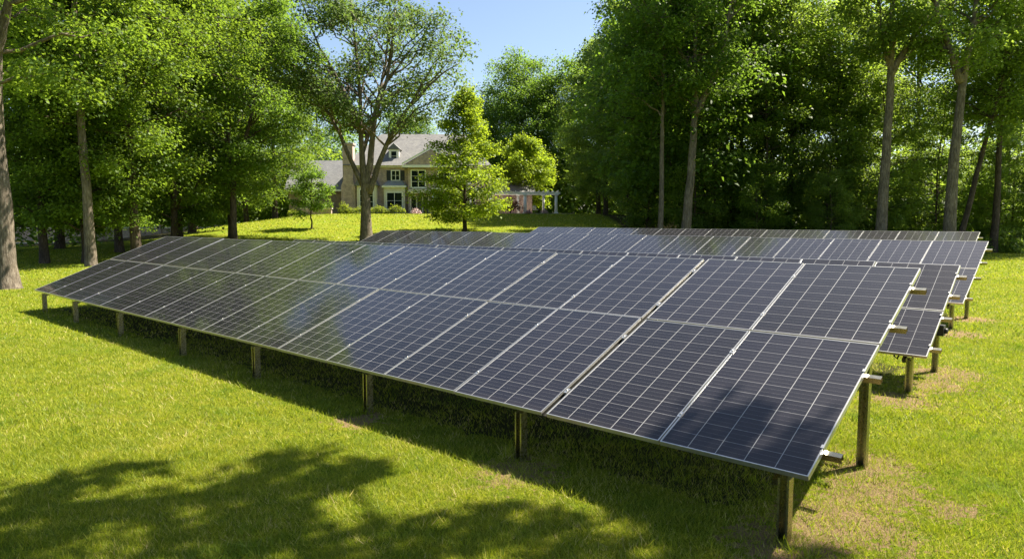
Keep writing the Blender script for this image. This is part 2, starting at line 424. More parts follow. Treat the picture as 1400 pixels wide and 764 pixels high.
me.attributes.new('under', 'FLOAT', 'POINT').data.foreach_set('value', under_mask(Vg[:, 0], Vg[:, 1]).astype(np.float32))
me.polygons.foreach_set('use_smooth', [True] * len(F)); me.materials.append(M['ground'])
tag(put('lawn', me), kind='structure')

# driveway far left beyond the trees, patio in front of the house
mb = MB()
pts = [(-75, 62), (-60, 60), (-46, 60.5), (-36, 63), (-28, 68), (-24, 76), (-22.5, 83)]
for i in range(len(pts) - 1):
    (x0, y0), (x1, y1) = pts[i], pts[i + 1]
    for k in range(4):
        f0, f1 = k / 4, (k + 1) / 4
        ax, ay, bx, by = x0 + (x1 - x0) * f0, y0 + (y1 - y0) * f0, x0 + (x1 - x0) * f1, y0 + (y1 - y0) * f1
        mb.add([(ax, ay, tz(ax, ay) + .03), (bx, by, tz(bx, by) + .03), (bx - .3, by + 4, tz(bx - .3, by + 4) + .03), (ax - .3, ay + 4, tz(ax - .3, ay + 4) + .03)], [(0, 1, 2, 3)])
tag(obj('driveway', mb, M['asphalt']), kind='structure')
mb = MB(); mb.box((-12.6, 82.6, 2.6), (7.5, 84.6, 2.87)); mb.box((-4.0, 84.62, 2.6), (7.5, 92, 2.875))
tag(obj('patio', mb, M['paving']), kind='structure')

# ------------------------------------------------------------------ grass blades
P1 = (.17, 2.67, 5.08, 7.74, 10.23, 13.07, 15.77, 18.09)
def grass():
    rng = np.random.default_rng(3)
    tris = []; tints = []
    def band(y0, y1, dens, h, wd, side):
        area_w = lambda y: 2 * side * y
        n = int(dens * side * (y1 ** 2 - y0 ** 2))
        y = np.sqrt(rng.uniform(y0 ** 2, y1 ** 2, n)); x = rng.uniform(-side, side, n) * y
        # lawn is uneven: tufts
        keep = rng.random(n) < 0.35 + 0.65 * (0.5 + 0.5 * np.sin(x * 7.1 + np.sin(y * 5.3) * 2) * np.sin(y * 8.3 + np.sin(x * 4.7) * 2))
        sm = soil_mask(x, y) + (rng.random(n) - .5) * .5
        keep &= (sm < 0.5) | (rng.random(n) < .58)
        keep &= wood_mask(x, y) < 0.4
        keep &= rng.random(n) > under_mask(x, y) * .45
        x, y = x[keep], y[keep]; n = len(x); z = terr(x, y)
        a = rng.uniform(0, 2 * np.pi, n); hh = h * rng.uniform(0.45, 1.25, n); ww = wd * rng.uniform(0.6, 1.3, n)
        lean = rng.normal(0, 0.65, (n, 2)) * hh[:, None] * 0.9
        p = np.stack([x, y, z], -1)
        s = np.stack([np.cos(a) * ww, np.sin(a) * ww, np.zeros(n)], -1)
        tip = p + np.stack([lean[:, 0], lean[:, 1], hh], -1)
        tris.append(np.stack([p - s, p + s, tip], 1))
        tint = np.clip(rng.normal(0.45, 0.24, n), 0, 0.9); st = rng.random(n) < 0.06; tint[st] = rng.uniform(.85, 1, st.sum())
        tints.append(tint)
    band(2.6, 7.0, 8200, 0.043, 0.0026, 1.05)
    band(7.0, 13.0, 2300, 0.045, 0.0046, 1.0)
    band(13.0, 26.0, 480, 0.05, 0.010, 0.95)
    band(26.0, 46.0, 100, 0.06, 0.022, 0.9); band(46.0, 84.0, 26, 0.09, 0.045, 0.42)
    V = np.concatenate(tris); T = np.concatenate(tints)
    # longer unmown blades: loose tufts in the lawn and round the posts
    cx = []; 
    for a in P1:
        for pe in (0.0, 2.03):
            p = B1 + DIR * a + NRM * pe; cx += [(p[0] + rng.normal(0, .12), p[1] + rng.normal(0, .12), .13)] * 2
    for _ in range(420):
        y = rng.uniform(3.6, 14); cx.append((rng.uniform(-.9, .9) * y, y, rng.uniform(.06, .1)))
    for (x0, y0, hh) in cx:
        n = int(rng.integers(8, 22)); x = x0 + rng.normal(0, .05, n); y = y0 + rng.normal(0, .05, n); z = terr(x, y)
        a = rng.uniform(0, 6.28, n); h = hh * rng.uniform(.6, 1.3, n); ww = .0028 + .0003 * y
        p = np.stack([x, y, z], -1); sd = np.stack([np.cos(a) * ww, np.sin(a) * ww, np.zeros(n)], -1)
        tip = p + np.stack([rng.normal(0, .6, n) * h, rng.normal(0, .6, n) * h, h], -1)
        tris.append(np.stack([p - sd, p + sd, tip], 1)); tints.append(np.clip(rng.normal(.4, .25, n), 0, 1))
    V = np.concatenate(tris); T = np.concatenate(tints)
    me = quads_mesh('lawn_grass', V, T, M['grass'])
    return tag(put('lawn_grass', me), 'short sunlit yellow green grass blades covering the lawn', 'grass', kind='stuff')
grass()

# ------------------------------------------------------------------ solar arrays
RZ = math.atan2(-0.6645, 0.7473)
def at(along, perp):
    p = B1 + DIR * along + NRM * perp
    return (float(p[0]), float(p[1]), 0.0)
def frame_mesh(name, W, L):
    mb = MB(); fw, th = 0.008, 0.036
    mb.box((-.001, -.001, -th), (fw, L + .001, 0.003)); mb.box((W - fw, -.001, -th), (W + .001, L + .001, 0.003))
    mb.box((fw, -.001, -th), (W - fw, fw, 0.0028)); mb.box((fw, L - fw, -th), (W - fw, L + .001, 0.0028))
    return mb.mesh(name, [M['alu']])
def panel_mesh(name, W, L, nx, ny):
    mb = MB(); e = 0.004
    mb.add([(e, e, 0), (W - e, e, 0), (W - e, L - e, 0), (e, L - e, 0)], [(0, 1, 2, 3)], 0)
    mb.add([(e, e, -.008), (W - e, e, -.008), (W - e, L - e, -.008), (e, L - e, -.008)], [(3, 2, 1, 0)], 1)
    mb.box((W / 2 - .07, L - .22, -.034), (W / 2 + .07, L - .1, -.0085), 2)
    return mb.mesh(name, [m_cells('solar_cells_' + name, W, L, nx, ny), M['backsheet'], M['black']])
def post_mesh(h, name):
    mb = MB(); w2, d2, th, lip = 0.040, 0.044, 0.006, 0.016
    # lipped C channel
    mb.box((-w2, -d2, -.25), (-w2 + th, d2, h)); mb.box((w2 - th, -d2, -.25), (w2, d2, h))
    mb.box((-w2 + th, d2 - th, -.25), (w2 - th, d2, h))
    mb.box((-w2 + th, -d2, -.25), (-w2 + lip, -d2 + th, h)); mb.box((w2 - lip, -d2, -.25), (w2 - th, -d2 + th, h))
    # punched slots down the web
    k = 0.12
    while k < h - 0.1:
        mb.box((-.007, d2 + .0004, k), (.007, d2 + .002, k + .05), 1); k += 0.11
    return mb.mesh(name, [M['steel'], M['black']])

def clamp_mesh(name):
    mb = MB(); mb.box((-.018, -.035, -.03), (.018, .035, .0065)); mb.tube([(0, 0, .0065), (0, 0, .014)], .008, 8)
    return mb.mesh(name, [M['alu']])
CL = clamp_mesh('clamp')

def array(label, along, perp, zb, tilt, cols, W, gap, L1, L2, extra=(), ny=(11, 9), posts=(), rear=2.03, jit=0.25, seed=1):
    rng = random.Random(seed)
    root = empty('solar_array', at(along, perp), RZ)
    tag(root, label, 'solar array', 'rows of ground mounted solar panels')
    ct, st = math.cos(tilt), math.sin(tilt)
    pm = [panel_mesh('solar_panel', W, L1, 5, ny[0]), panel_mesh('solar_panel', W, L2, 5, ny[1])]
    fm = [frame_mesh('panel_frame', W, L1), frame_mesh('panel_frame', W, L2)]
    vg = 0.022
    offs = [0.0, L1 + vg]
    x = 0.0; xe = []
    for c in range(cols):
        if c in dict(extra): x += dict(extra)[c]
        xe.append(x)
        for k in range(2):
            y = offs[k]
            o = put('solar_panel', pm[k], root, (-(x + W), y * ct, zb + y * st),
                    (tilt + R(rng.uniform(-jit, jit)), R(rng.uniform(-jit, jit)), 0))
            put('panel_frame', fm[k], o)
        x += W + gap
    total = x - gap
    Ltot = L1 + vg + L2
    # mid clamps in every seam
    for c in range(cols - 1):
        xm = -(xe[c] + W + (xe[c + 1] - xe[c] - W) / 2)
        for f in (0.11, 0.42, 0.64, 0.9):
            y = f * Ltot
            put('clamp', CL, root, (xm, y * ct, zb + y * st), (tilt, 0, 0))
    # rails under the panels, sticking out past the ends
    for f in (0.10, 0.41, 0.66, 0.89):
        mb = MB(); y = f * Ltot
        A = Matrix.Translation((0, y * ct, zb + y * st)) @ Matrix.Rotation(tilt, 4, 'X')
        w2 = 0.024
        prof = [(-w2, -.040), (w2, -.040), (w2, -.092), (w2 - .009, -.092), (w2 - .009, -.088), (w2 - .004, -.088), (w2 - .004, -.044), (-w2 + .004, -.044), (-w2 + .004, -.088), (-w2 + .009, -.088), (-w2 + .009, -.092), (-w2, -.092)]
        n = len(prof); a, c = 0.12, -(total + 0.10)
        vs = [A @ Vector((a, p[0], p[1])) for p in prof] + [A @ Vector((c, p[0], p[1])) for p in prof]
        mb.add(vs, [(i, (i + 1) % n, (i + 1) % n + n, i + n) for i in range(n)])
        obj('rail', mb, M['steel'], root)
        mb = MB(); mb.box((-.02, -.02, -.04), (.004, .02, .012), 0, A); obj('end_clamp', mb, M['alu'], root)
    for c, g in extra:
        if g > .03:
            mb = MB(); xm = -(xe[c] - (g + gap) / 2)
            A = Matrix.Translation((xm, 0, zb)) @ Matrix.Rotation(tilt, 4, 'X'); h = (g + gap) / 2 + .01
            mb.box((-h, .01, -.05), (h, Ltot - .01, -.0385), 0, A); mb.box((-h + .006, .01, -.038), (-h + .018, Ltot - .01, -.012), 0, A)
            obj('cover_strip', mb, M['bronze'], root)
    # bents: front post, rear post and a sloping beam on top of each pair
    beam_d = 0.165
    hf = zb - 0.06; hr = zb + rear / ct * st - beam_d / ct
    pf, pr = post_mesh(hf, 'post'), post_mesh(hr, 'post')
    bm = MB(); yend = Ltot * 0.97
    Bm = Matrix.Rotation(tilt, 4, 'X')
    bm.box((-.026, 0.02, -.165), (.026, yend, -.110), 0, Bm)
    beam = bm.mesh('beam', [M['steel']])
    for s in posts:
        put('post', pf, root, (-s, 0.055, 0)); put('post', pr, root, (-s, rear, 0))
        put('beam', beam, root, (-s - .075, 0, zb))
    return root, total
row1, t1 = array('nearest long solar array, dark panels two high reaching to the front right corner', 0, 0, .532, R(21.45), 16, 1.151, .014, 1.86, 1.575, ((2, .05),), posts=P1, seed=4)
row2, t2 = array('second solar array, narrow blue tinted strip directly behind the nearest row', .28, 5.33, .53, R(27.2), 16, 1.151, .014, 1.07, 1.26, posts=(.2, 2.75, 5.3, 7.85, 10.4, 12.95, 15.5, 18.0), rear=1.75, ny=(6, 7), seed=8)
row3, t3 = array('third solar array, between the second row and the farthest one, longest of the four', .86, 11.95, .555, R(21), 20, 1.151, .014, 1.73, 1.57, posts=(.2, 2.75, 5.3, 7.85, 10.4, 12.95, 15.5, 18.1, 20.6, 22.9), rear=1.95, seed=12)
row4, t4 = array('farthest solar array, thin strip of panels in front of the dark right hand wood', 1.95, 19.0, .66, R(21), 16, 1.151, .014, 1.73, 1.57, posts=(.2, 2.75, 5.3, 7.85, 10.4, 12.95, 15.5, 18.0), rear=1.95, seed=15)
# junction box and hanging cables below the second row
mb = MB(); mb.box((-.30, 1.42, .60), (-.06, 1.58, .75)); mb.tube([(-.06, 1.5, .67), (-.02, 1.5, .67)], .04, 10)
obj('junction_box', mb, M['black'], row2)
for (x, dx) in ((-.3, .10), (-.42, .06)):
    mb = MB(); mb.tube([(x, .15, .54), (x + dx * .4, .1, .46), (x + dx, .1, .43), (x + dx * 1.3, .12, .5), (x + dx * 1.4, .2, .56)], .012, 6)
    obj('cable', mb, M['black'], row2)
#__PART2__
# ------------------------------------------------------------------ trees
def leaf_quads(rng, C, O, size):
    """C (n,3) leaf bases, O (n,3) outward unit directions -> (n,4,3) folded diamond leaves"""
    n = len(C)
    up = np.stack([rng.normal(0, .55, n), rng.normal(0, .55, n), np.ones(n)], -1)
    side = np.cross(O, up); side /= np.linalg.norm(side, axis=1, keepdims=True) + 1e-9
    nrm = np.cross(side, O)
    L = size * rng.uniform(.65, 1.3, n)[:, None]; Wd = L * rng.uniform(.34, .5, n)[:, None]
    tip = C + O * L - np.array([0, 0, .22]) * L
    m = C + O * L * .45 + nrm * L * .06
    return np.stack([C, m + side * Wd, tip, m - side * Wd], 1)

class Foliage:
    def __init__(s, rng, size): s.rng = rng; s.size = size; s.q = []; s.t = []
    def spray(s, p, d, rad, n, flat=.38, tint=0.5):
        rng = s.rng
        a = rng.uniform(0, 2 * np.pi, n); r = rad * np.sqrt(rng.random(n))
        h = np.array([d[0], d[1], 0.0]); h /= np.linalg.norm(h) + 1e-6
        l = np.array([-h[1], h[0], 0.0])
        c, sn = np.cos(a) * r, np.sin(a) * r
        P = p + c[:, None] * h + sn[:, None] * l
        P[:, 2] += rng.normal(0, flat * rad, n) - .35 * r * r / rad + c * d[2] * .5
        O = (np.cos(a)[:, None] * h + np.sin(a)[:, None] * l) + rng.normal(0, .5, (n, 3)); O[:, 2] -= .25
        O /= np.linalg.norm(O, axis=1, keepdims=True)
        s.q.append(leaf_quads(rng, P, O, s.size))
        s.t.append(np.clip(rng.normal(tint, .14, n), 0, 1))
    def mesh(s, name, material):
        return quads_mesh(name, np.concatenate(s.q), np.concatenate(s.t), material)

def along_poly(pts, f):
    f = f * (len(pts) - 1); i = min(int(f), len(pts) - 2); k = f - i
    return pts[i] * (1 - k) + pts[i + 1] * k

PROF = {
    'ovoid': lambda t: max(.12, math.sin(math.pi * (0.12 + 0.83 * t)) ** .8),
    'tall': lambda t: .55 + .45 * math.sin(math.pi * min(1, t * .95 + .05)) - .45 * max(0, t - .75) * 2,
    'cone': lambda t: max(.06, (1 - t) ** .75 * min(1, .62 + 2.6 * t)),
    'spread': lambda t: max(.15, math.sin(math.pi * (.2 + .72 * t)) ** .7),
    'column': lambda t: .8 - .5 * t,
}
def bezier(a, b, c, n):
    t = np.linspace(0, 1, n)[:, None]
    return (1 - t) ** 2 * a + 2 * t * (1 - t) * b + t * t * c

def gen_tree(seed, H, r0, z0, Rc, prof='ovoid', nl=30, ntw=6, nleaf=30, leaf=.17, sr=.6, leaders=None, leafm='leaf_oak', bark='bark',
             wob=.25, rise=.35, lean=(0, 0), sp_per=3, dens_low=1.0, asym=None, limb_r=1.0, flare=1.35, cl=0, ncl=6):
    rng = np.random.default_rng(seed)
    mb = MB(); fo = Foliage(rng, leaf)
    if leaders is None:
        n = 12; t = np.linspace(0, 1, n)
        px = lean[0] * t + wob * np.sin(t * rng.uniform(3, 7) + rng.uniform(0, 6)) * t; py = lean[1] * t + wob * np.sin(t * rng.uniform(3, 7) + rng.uniform(0, 6)) * t
        pts = np.stack([px, py, t * H * .96 - .25], -1)
        leaders = [(pts, r0, .03)]
    polys = []
    for k, (pts, ra, rb) in enumerate(leaders):
        pts = np.asarray(pts, float)
        # smooth resample
        m = 18; f = np.linspace(0, 1, m)
        P = np.array([along_poly(pts, x) for x in f])
        for _ in range(2): P[1:-1] = .25 * P[:-2] + .5 * P[1:-1] + .25 * P[2:]
        P[1:-1] += rng.normal(0, .02, (m - 2, 3))
        rad = ra + (rb - ra) * f ** .85
        if k == 0:
            z = P[:, 2] - P[0, 2]
            rad = rad * (1 + (flare - 1) * np.exp(-z / .55))
            # extra ring near the root
            P = np.concatenate([P[:1], P[:1] + (P[1] - P[0]) * .25, P[1:]]); rad = np.concatenate([[ra * flare * 1.12], [ra * (1 + (flare - 1) * .45)], rad[1:]])
        mb.tube(P, rad, 11 if ra > .2 else 8)
        polys.append((P, rad))
    top = max(P[:, 2].max() for P, _ in polys)
    z1 = top
    ga = rng.uniform(0, 6.28)
    for i in range(nl):
        t = ((i + rng.random()) / nl); t = t ** dens_low
        z = z0 + (z1 - z0) * t
        cand = [(P, rad) for P, rad in polys if P[:, 2].max() > z - .5 and P[:, 2].min() < z - .2 or P[:, 2].max() > z1 - .3] or polys
        P, rad = cand[rng.integers(len(cand))]
        ga += 2.4 + rng.normal(0, .35)
        Rr = Rc * PROF[prof](t) * rng.uniform(.7, 1.08)
        dirv = np.array([math.cos(ga), math.sin(ga), 0.0])
        if asym is not None: Rr *= 1 + asym[2] * (dirv[0] * asym[0] + dirv[1] * asym[1])
        zs = min(max(z - Rr * rise, P[:, 2].min() + .3), P[:, 2].max() - .05)
        k = int(np.argmin(abs(P[:, 2] - zs))); s = P[k]
        if len(polys) > 1:
            ax = P[k][:2] - np.mean([q[np.argmin(abs(q[:, 2] - zs))][:2] for q, _ in polys], axis=0)
            if np.linalg.norm(ax) > .3:
                dirv = dirv + np.append(ax / np.linalg.norm(ax), 0) * .7; dirv /= np.linalg.norm(dirv)
            Rr *= .8
        e = np.array([s[0], s[1], 0]) + dirv * Rr; e[2] = z + rng.normal(0, .3)
        midp = s + (e - s) * .55 + np.array([0, 0, .16 * Rr])
        L = bezier(s, midp, e, 8); L[1:-1] += rng.normal(0, .035 * Rr, (6, 3))
        lr = min(rad[k] * .62, (.012 + .017 * Rr) * limb_r)
        mb.tube(L, np.linspace(lr, .012, 8), 6, cap=False)
        tt = float(np.clip(rng.normal(.5, .17), .1, .9))
        for c, k2 in ((L[-1], 1.0), (along_poly(L, .62), .85)) if cl else ():
            for q in range(ncl):
                d = rng.normal(0, 1, 3); d[2] = d[2] * .8 + .35; d /= np.linalg.norm(d)
                p = c + d * np.array([1, 1, .62]) * cl * k2 * rng.uniform(.6, 1.08)
                fo.spray(p, d, sr * rng.uniform(.7, 1.0), int(nleaf * .85), tint=tt + .12 * d[2] * 0 + rng.normal(0, .08))
                if q % 5 == 0: mb.tube([c, c + (p - c) * .55 + [0, 0, .04], p], [.02, .013, .005], 4, cap=False)
        for j in range(ntw):
            f = .28 + .72 * (j + rng.random()) / ntw
            b = along_poly(L, f); sgn = 1 if j % 2 else -1
            ang = math.atan2(dirv[1], dirv[0]) + sgn * rng.uniform(.35, 1.25) * (1.1 - .6 * f)
            tl = (.16 + .22 * rng.random()) * Rr * (1.35 - .8 * f) + .35
            d = np.array([math.cos(ang), math.sin(ang), rng.uniform(-.15, .45)])
            en = b + d * tl; en[2] -= .12 * tl
            T = bezier(b, b + d * tl * .5 + np.array([0, 0, .1 * tl]), en, 4)
            mb.tube(T, np.linspace(max(.012, lr * .35 * (1 - f)), .006, 4), 4, cap=False)
            for q in range(sp_per):
                fo.spray(along_poly(T, (q + 1) / sp_per * .98), d, sr * rng.uniform(.7, 1.25), int(nleaf * rng.uniform(.6, 1.25)), tint=tt + rng.normal(0, .08))
    for P, _ in polys:
        for q in range(3): fo.spray(P[-1] + rng.normal(0, .25, 3), rng.normal(0, 1, 3), sr, nleaf)
    return mb.mesh('trunk', [M[bark]]), fo.mesh('crown', M[leafm])

def tree(name, meshes, label, x, y, cat='tree', group=None, rz=0.0, s=1.0, sz=None, dz=0.0):
    root = empty(name, (x, y, tz(x, y) + dz), rz); root.scale = (s, s, sz or s)
    tag(root, label, cat, group)
    put('trunk', meshes[0], root); put('crown', meshes[1], root)
    return root

# prototypes
broad = [gen_tree(21 + k, (21, 24, 22)[k], .30, 2.6, (5.4, 5.8, 5.0)[k], 'tall', 50, 7, 26, .18, .75, leafm='leaf_maple', bark='bark_dark', wob=.35, rise=.2, cl=1.1, ncl=7) for k in range(3)]
high = [gen_tree(41 + k, (21, 20, 22)[k], .28, 10.0, (3.7, 4.0, 3.5)[k], 'tall', 40, 6, 19, .18, .8, leafm='leaf_dark', bark='bark_dark', wob=.3, rise=.45, cl=1.2, ncl=7) for k in range(3)]
thin = [gen_tree(61 + k, (13, 16, 11)[k], .13, 1.2, (3.2, 3.4, 3.0)[k], 'ovoid', 36, 7, 26, .16, .7, leafm='leaf_dark', bark='bark_dark', wob=.4, rise=.25) for k in range(3)]
oakb = [gen_tree(81 + k, (24, 21)[k], .36, 4.0, (6.4, 6.2)[k], 'spread', 46, 4, 22, .25, .9, leafm='leaf_oak', bark='bark_dark', wob=.4, rise=.45, sp_per=1, cl=1.9, ncl=20) for k in range(2)]

GL = 'trees of the left grove'
# left edge tree with its grey trunk
m = gen_tree(101, 24, .36, 6.2, 5.2, 'tall', 36, 8, 42, .135, .7, leafm='leaf_maple', bark='bark', lean=(.3, .2), wob=.12, rise=.2, asym=(1, -.1, .25), flare=1.5,
             leaders=[([(0, 0, -.2), (-.06, 0, 4), (.02, .1, 8), (.25, .1, 13), (.3, .1, 22)], .33, .04), ([(0, .05, 7.4), (.65, 0, 9.2), (1.35, -.1, 11.5), (2.1, -.1, 15)], .17, .03)])
tree('maple_tree', m, 'big maple at the left picture edge with a thick pale grey trunk', -16.55, 22.4, group=GL)
m = gen_tree(102, 23, .25, 7.6, 5.0, 'tall', 44, 7, 34, .14, .65, cl=1.0, ncl=6, leafm='leaf_maple', bark='bark', wob=.25, rise=.12)
tree('maple_tree', m, 'leafy maple with straight brown trunk behind the far left corner of the nearest array', -20.3, 33, group=GL)
m = gen_tree(103, 22, .28, 4.6, 5.4, 'tall', 44, 7, 34, .14, .7, cl=1.1, ncl=6, leafm='leaf_maple', bark='bark_dark', lean=(-.5, 0), wob=.3, rise=.12, asym=(.9, -.4, .25))
tree('maple_tree', m, 'lush bright maple with drooping boughs, second brown trunk behind the nearest array', -20.0, 36.5, group=GL)
m = gen_tree(104, 20, .27, 4.8, 4.8, 'ovoid', 44, 7, 28, .15, .7, cl=1.1, ncl=6, leafm='leaf_oak', bark='bark_dark', wob=.2, rise=.3, flare=1.2,
             leaders=[([(0, 0, -.2), (0, 0, 3.2), (.15, 0, 5), (1.3, .1, 8), (2.0, .2, 12), (2.3, .2, 18)], .25, .04), ([(.1, 0, 4.5), (-.2, .2, 7), (-.6, .3, 12), (-.7, .3, 17)], .15, .03)])
tree('shade_tree', m, 'rounded shade tree with a dark limb bending right, left foot of the grassy mound', -18.25, 45, group=GL)
lows = [(-23.9, 35.0, .75, 0, 'dark slim trunk standing in the shaded grass nearest the left edge tree'),
        (-22.6, 36.4, .85, 1, 'left trunk of the close dark pair between the edge tree and the brown trunk'),
        (-22.0, 35.4, .7, 2, 'leaning right trunk of the close dark pair in the left grove'),
        (-24.6, 43, .85, 1, 'dim trunk deep in the left grove beyond the leaning dark pair'),
        (-21.4, 43.5, .8, 0, 'dim trunk half hidden behind the second brown maple'),
        (-23.0, 47.5, .9, 2, 'shaded tree at the back of the grove in front of the garden wall'),
        (-21.2, 52, .9, 0, 'small tree showing between the bright maple and the rounded shade tree')]
for i, (x, y, s, k, lab) in enumerate(lows):
    tree('grove_tree', broad[k], lab, x, y, group=GL, rz=1.3 * i, s=s)
for i, (x, y, s, k, lab) in enumerate([(-31, 47, 1.0, 1, 'tall tree filling the gap behind the left edge tree'),
        (-27.0, 58, 1.05, 2, 'tall tree rising behind the bright layered maple'),
        (-31.5, 68, 1.15, 0, 'high tree behind the rounded shade tree, top out of the picture'),
        (-25.5, 74, 1.0, 1, 'tall tree left of the garage wing of the house'),
        (-34, 88, 1.2, 2, 'far tall tree behind the garage wing roof')]):
    tree('grove_tree', (broad[k][0], broad[k][1]), lab, x, y, group=GL, rz=2.1 * i + .4, s=s)

# big specimen tree in front of the house, three leaders
S5 = [([(0, 0, -.25), (-.02, 0, 2.0), (.0, 0, 4.0), (-.25, 0, 6.4), (-.3, .2, 11), (-.9, .3, 17.5)], .47, .05),
      ([(.05, 0, 3.6), (.45, .1, 6.5), (.75, .1, 9.0), (1.9, .3, 12.2), (2.3, .2, 16.5)], .30, .04),
      ([(.25, 0, 3.4), (1.25, -.2, 6.2), (2.9, -.2, 9.2), (5.0, -.2, 11.4), (6.9, -.2, 12.6)], .24, .03),
      ([(-.2, 0, 4.0), (-1.5, .2, 6.8), (-2.4, .2, 9.0), (-4.6, .3, 11.8), (-7.0, .2, 14.0)], .19, .03),
      ([(-.35, .1, 8.0), (-1.6, .5, 11), (-3.3, .3, 14.0), (-4.6, .4, 17.5)], .17, .03),
      ([(-.2, .2, 6.4), (.7, 1.4, 10), (1.3, 2.4, 14), (1.5, 2.8, 18)], .17, .03)]
m = gen_tree(105, 19, .42, 9.0, 6.6, 'spread', 98, 4, 16, .19, .6, leaders=S5, leafm='leaf_olive', bark='bark', rise=.55, flare=1.3, sp_per=2, cl=.95, ncl=7)
tree('shade_tree', m, 'large open crowned tree with several spreading grey limbs before the house', -10.6, 50.0)
m = gen_tree(106, 12.2, .17, 1.35, 4.1, 'cone', 54, 7, 26, .17, .55, leafm='leaf_bright', bark='bark_dark', wob=.06, rise=.28, dens_low=1.25)
tree('maple_tree', m, 'bright green conical young maple on the mound in front of the house', -3.85, 56)
m = gen_tree(107, 5.4, .07, 1.5, 1.45, 'ovoid', 20, 5, 20, .15, .38, leafm='leaf_oak', bark='bark_dark', wob=.12, rise=.4)
tree('sapling', m, 'thin young sapling with a slim stem on the mound in front of the garage wing', -16.9, 58)
m = gen_tree(108, 10.6, .2, 1.2, 3.6, 'ovoid', 42, 7, 30, .24, .8, leafm='leaf_bright', bark='bark_dark', wob=.1, rise=.1)
tree('maple_tree', m, 'yellow green tree with layered branches behind the white pergola', 1.9, 93)

# trees beyond the house
for i, (x, y, s, k, lab) in enumerate([
        (1.0, 112, 1.08, 0, 'big rounded tree on the skyline right of the young maple'),
        (9.0, 108, 1.15, 1, 'skyline tree between the rounded crown and the right hand wood'),
        (25, 114, 1.3, 0, 'tall tree at the far end of the lawn where the right hand wood begins'),
        (4.0, 107, 1.02, 1, 'rounded tree behind the bright layered tree by the pergola'),
        (-3.5, 118, .95, 1, 'lower rounded tree in the skyline dip just right of the house roof'),
        (-19, 122, .9, 1, 'tree behind the house roof, left of the chimney'),
        (-33, 118, 1.05, 0, 'far tree behind the house beyond the garage wing')]):
    tree('oak_tree', (oakb[k][0], oakb[k][1]), lab, x, y, group='trees beyond the house', rz=1.9 * i + .7, s=s)

# right hand wood: trunks one can tell apart
GR = 'trees of the right hand wood'
BD = []
for k in range(3):
    me = broad[k][1].copy(); me.materials[0] = M['leaf_dark']; BD.append(me)
m = gen_tree(111, 22, .2, 9.5, 3.6, 'tall', 40, 6, 26, .18, .7, leafm='leaf_oak', bark='bark', wob=.1, rise=.4)
tree('forest_tree', m, 'straight slim pole of a tree just left of the forked tree', 9.6, 44.5, group=GR)
m = gen_tree(112, 24, .35, 10.5, 4.4, 'tall', 48, 6, 26, .19, .75, leafm='leaf_oak', bark='bark', rise=.5,
             leaders=[([(0, 0, -.2), (.25, 0, 4), (.5, 0, 8.3), (.55, .1, 10.2), (.35, .2, 13), (.9, .3, 22)], .34, .05), ([(.5, 0, 8.6), (1.5, 0, 10.6), (2.4, .1, 13.5), (3.0, .2, 20)], .24, .04), ([(.5, .05, 11.2), (-.8, -.3, 12.6), (-2.6, -.4, 13.9), (-4.2, -.4, 16)], .15, .03)])
tree('forest_tree', m, 'tall forked tree with a pale trunk, leaning slightly right at the lawn end', 11.05, 44, group=GR)
m = gen_tree(113, 24, .3, 9, 3.6, 'tall', 40, 6, 26, .2, .8, leafm='leaf_dark', bark='bark_dark', rise=.5,
             leaders=[([(0, 0, -.2), (0, 0, 4), (-.1, 0, 9), (-.4, 0, 15), (-.6, .1, 23)], .24, .04), ([(.35, .1, -.2), (.45, .1, 4), (.7, .1, 8), (1.1, .1, 13), (2.6, .1, 20)], .2, .03)])
tree('forest_tree', m, 'dark twin trunk tree right of the forked tree', 16.2, 51, group=GR)
tree('forest_tree', high[0], 'dark slim trunk midway between the twin trunk tree and the grey forked trunk', 20.1, 50, group=GR, rz=.4, s=.95)
tree('forest_tree', high[1], 'dark trunk close left of the tall grey forked trunk', 24.3, 51, group=GR, rz=2.4, s=.95)
m = gen_tree(114, 24, .34, 12, 3.8, 'tall', 44, 6, 26, .19, .75, leafm='leaf_dark', bark='bark', rise=.5,
             leaders=[([(0, 0, -.2), (.1, 0, 5), (.2, 0, 10.8), (.1, .1, 14), (.0, .1, 23)], .36, .05), ([(.15, 0, 10.6), (1.3, 0, 12.8), (2.6, 0, 14.2), (4.3, .1, 19)], .22, .03), ([(.15, 0, 11.0), (-.5, -.1, 12.4), (-.6, -.1, 14), (-1.2, -.1, 18)], .13, .03)])
tree('forest_tree', m, 'tall grey trunk forking like a Y behind the farthest array', 22.1, 41.2, group=GR)
m = gen_tree(115, 25, .36, 11.5, 4.2, 'tall', 46, 6, 26, .19, .8, leafm='leaf_dark', bark='bark', rise=.5,
             leaders=[([(0, 0, -.2), (.1, 0, 5), (.35, 0, 10.4), (.9, .1, 13.5), (1.4, .1, 23)], .38, .05), ([(.25, 0, 10.0), (-.5, 0, 12), (-1.3, 0, 13.6), (-2.4, .1, 19)], .25, .04)])
tree('forest_tree', m, 'thickest grey trunk in the right hand wood, behind the right end of the farthest array', 25.4, 40.0, group=GR)
m = gen_tree(116, 22, .2, 8, 3.4, 'tall', 36, 6, 26, .2, .8, leafm='leaf_dark', bark='bark_dark', rise=.4, lean=(4.2, 0), wob=.2)
tree('forest_tree', m, 'slim dark trunk leaning right behind the thickest grey trunk', 28.0, 43.2, group=GR)
tree('forest_tree', high[2], 'dark trunk near the right edge of the picture', 31.6, 45.0, group=GR, rz=1.1, s=.9)
tree('forest_tree', high[0], 'rightmost trunk of the wood, cut by the picture edge', 36.8, 46.5, group=GR, rz=3.3)
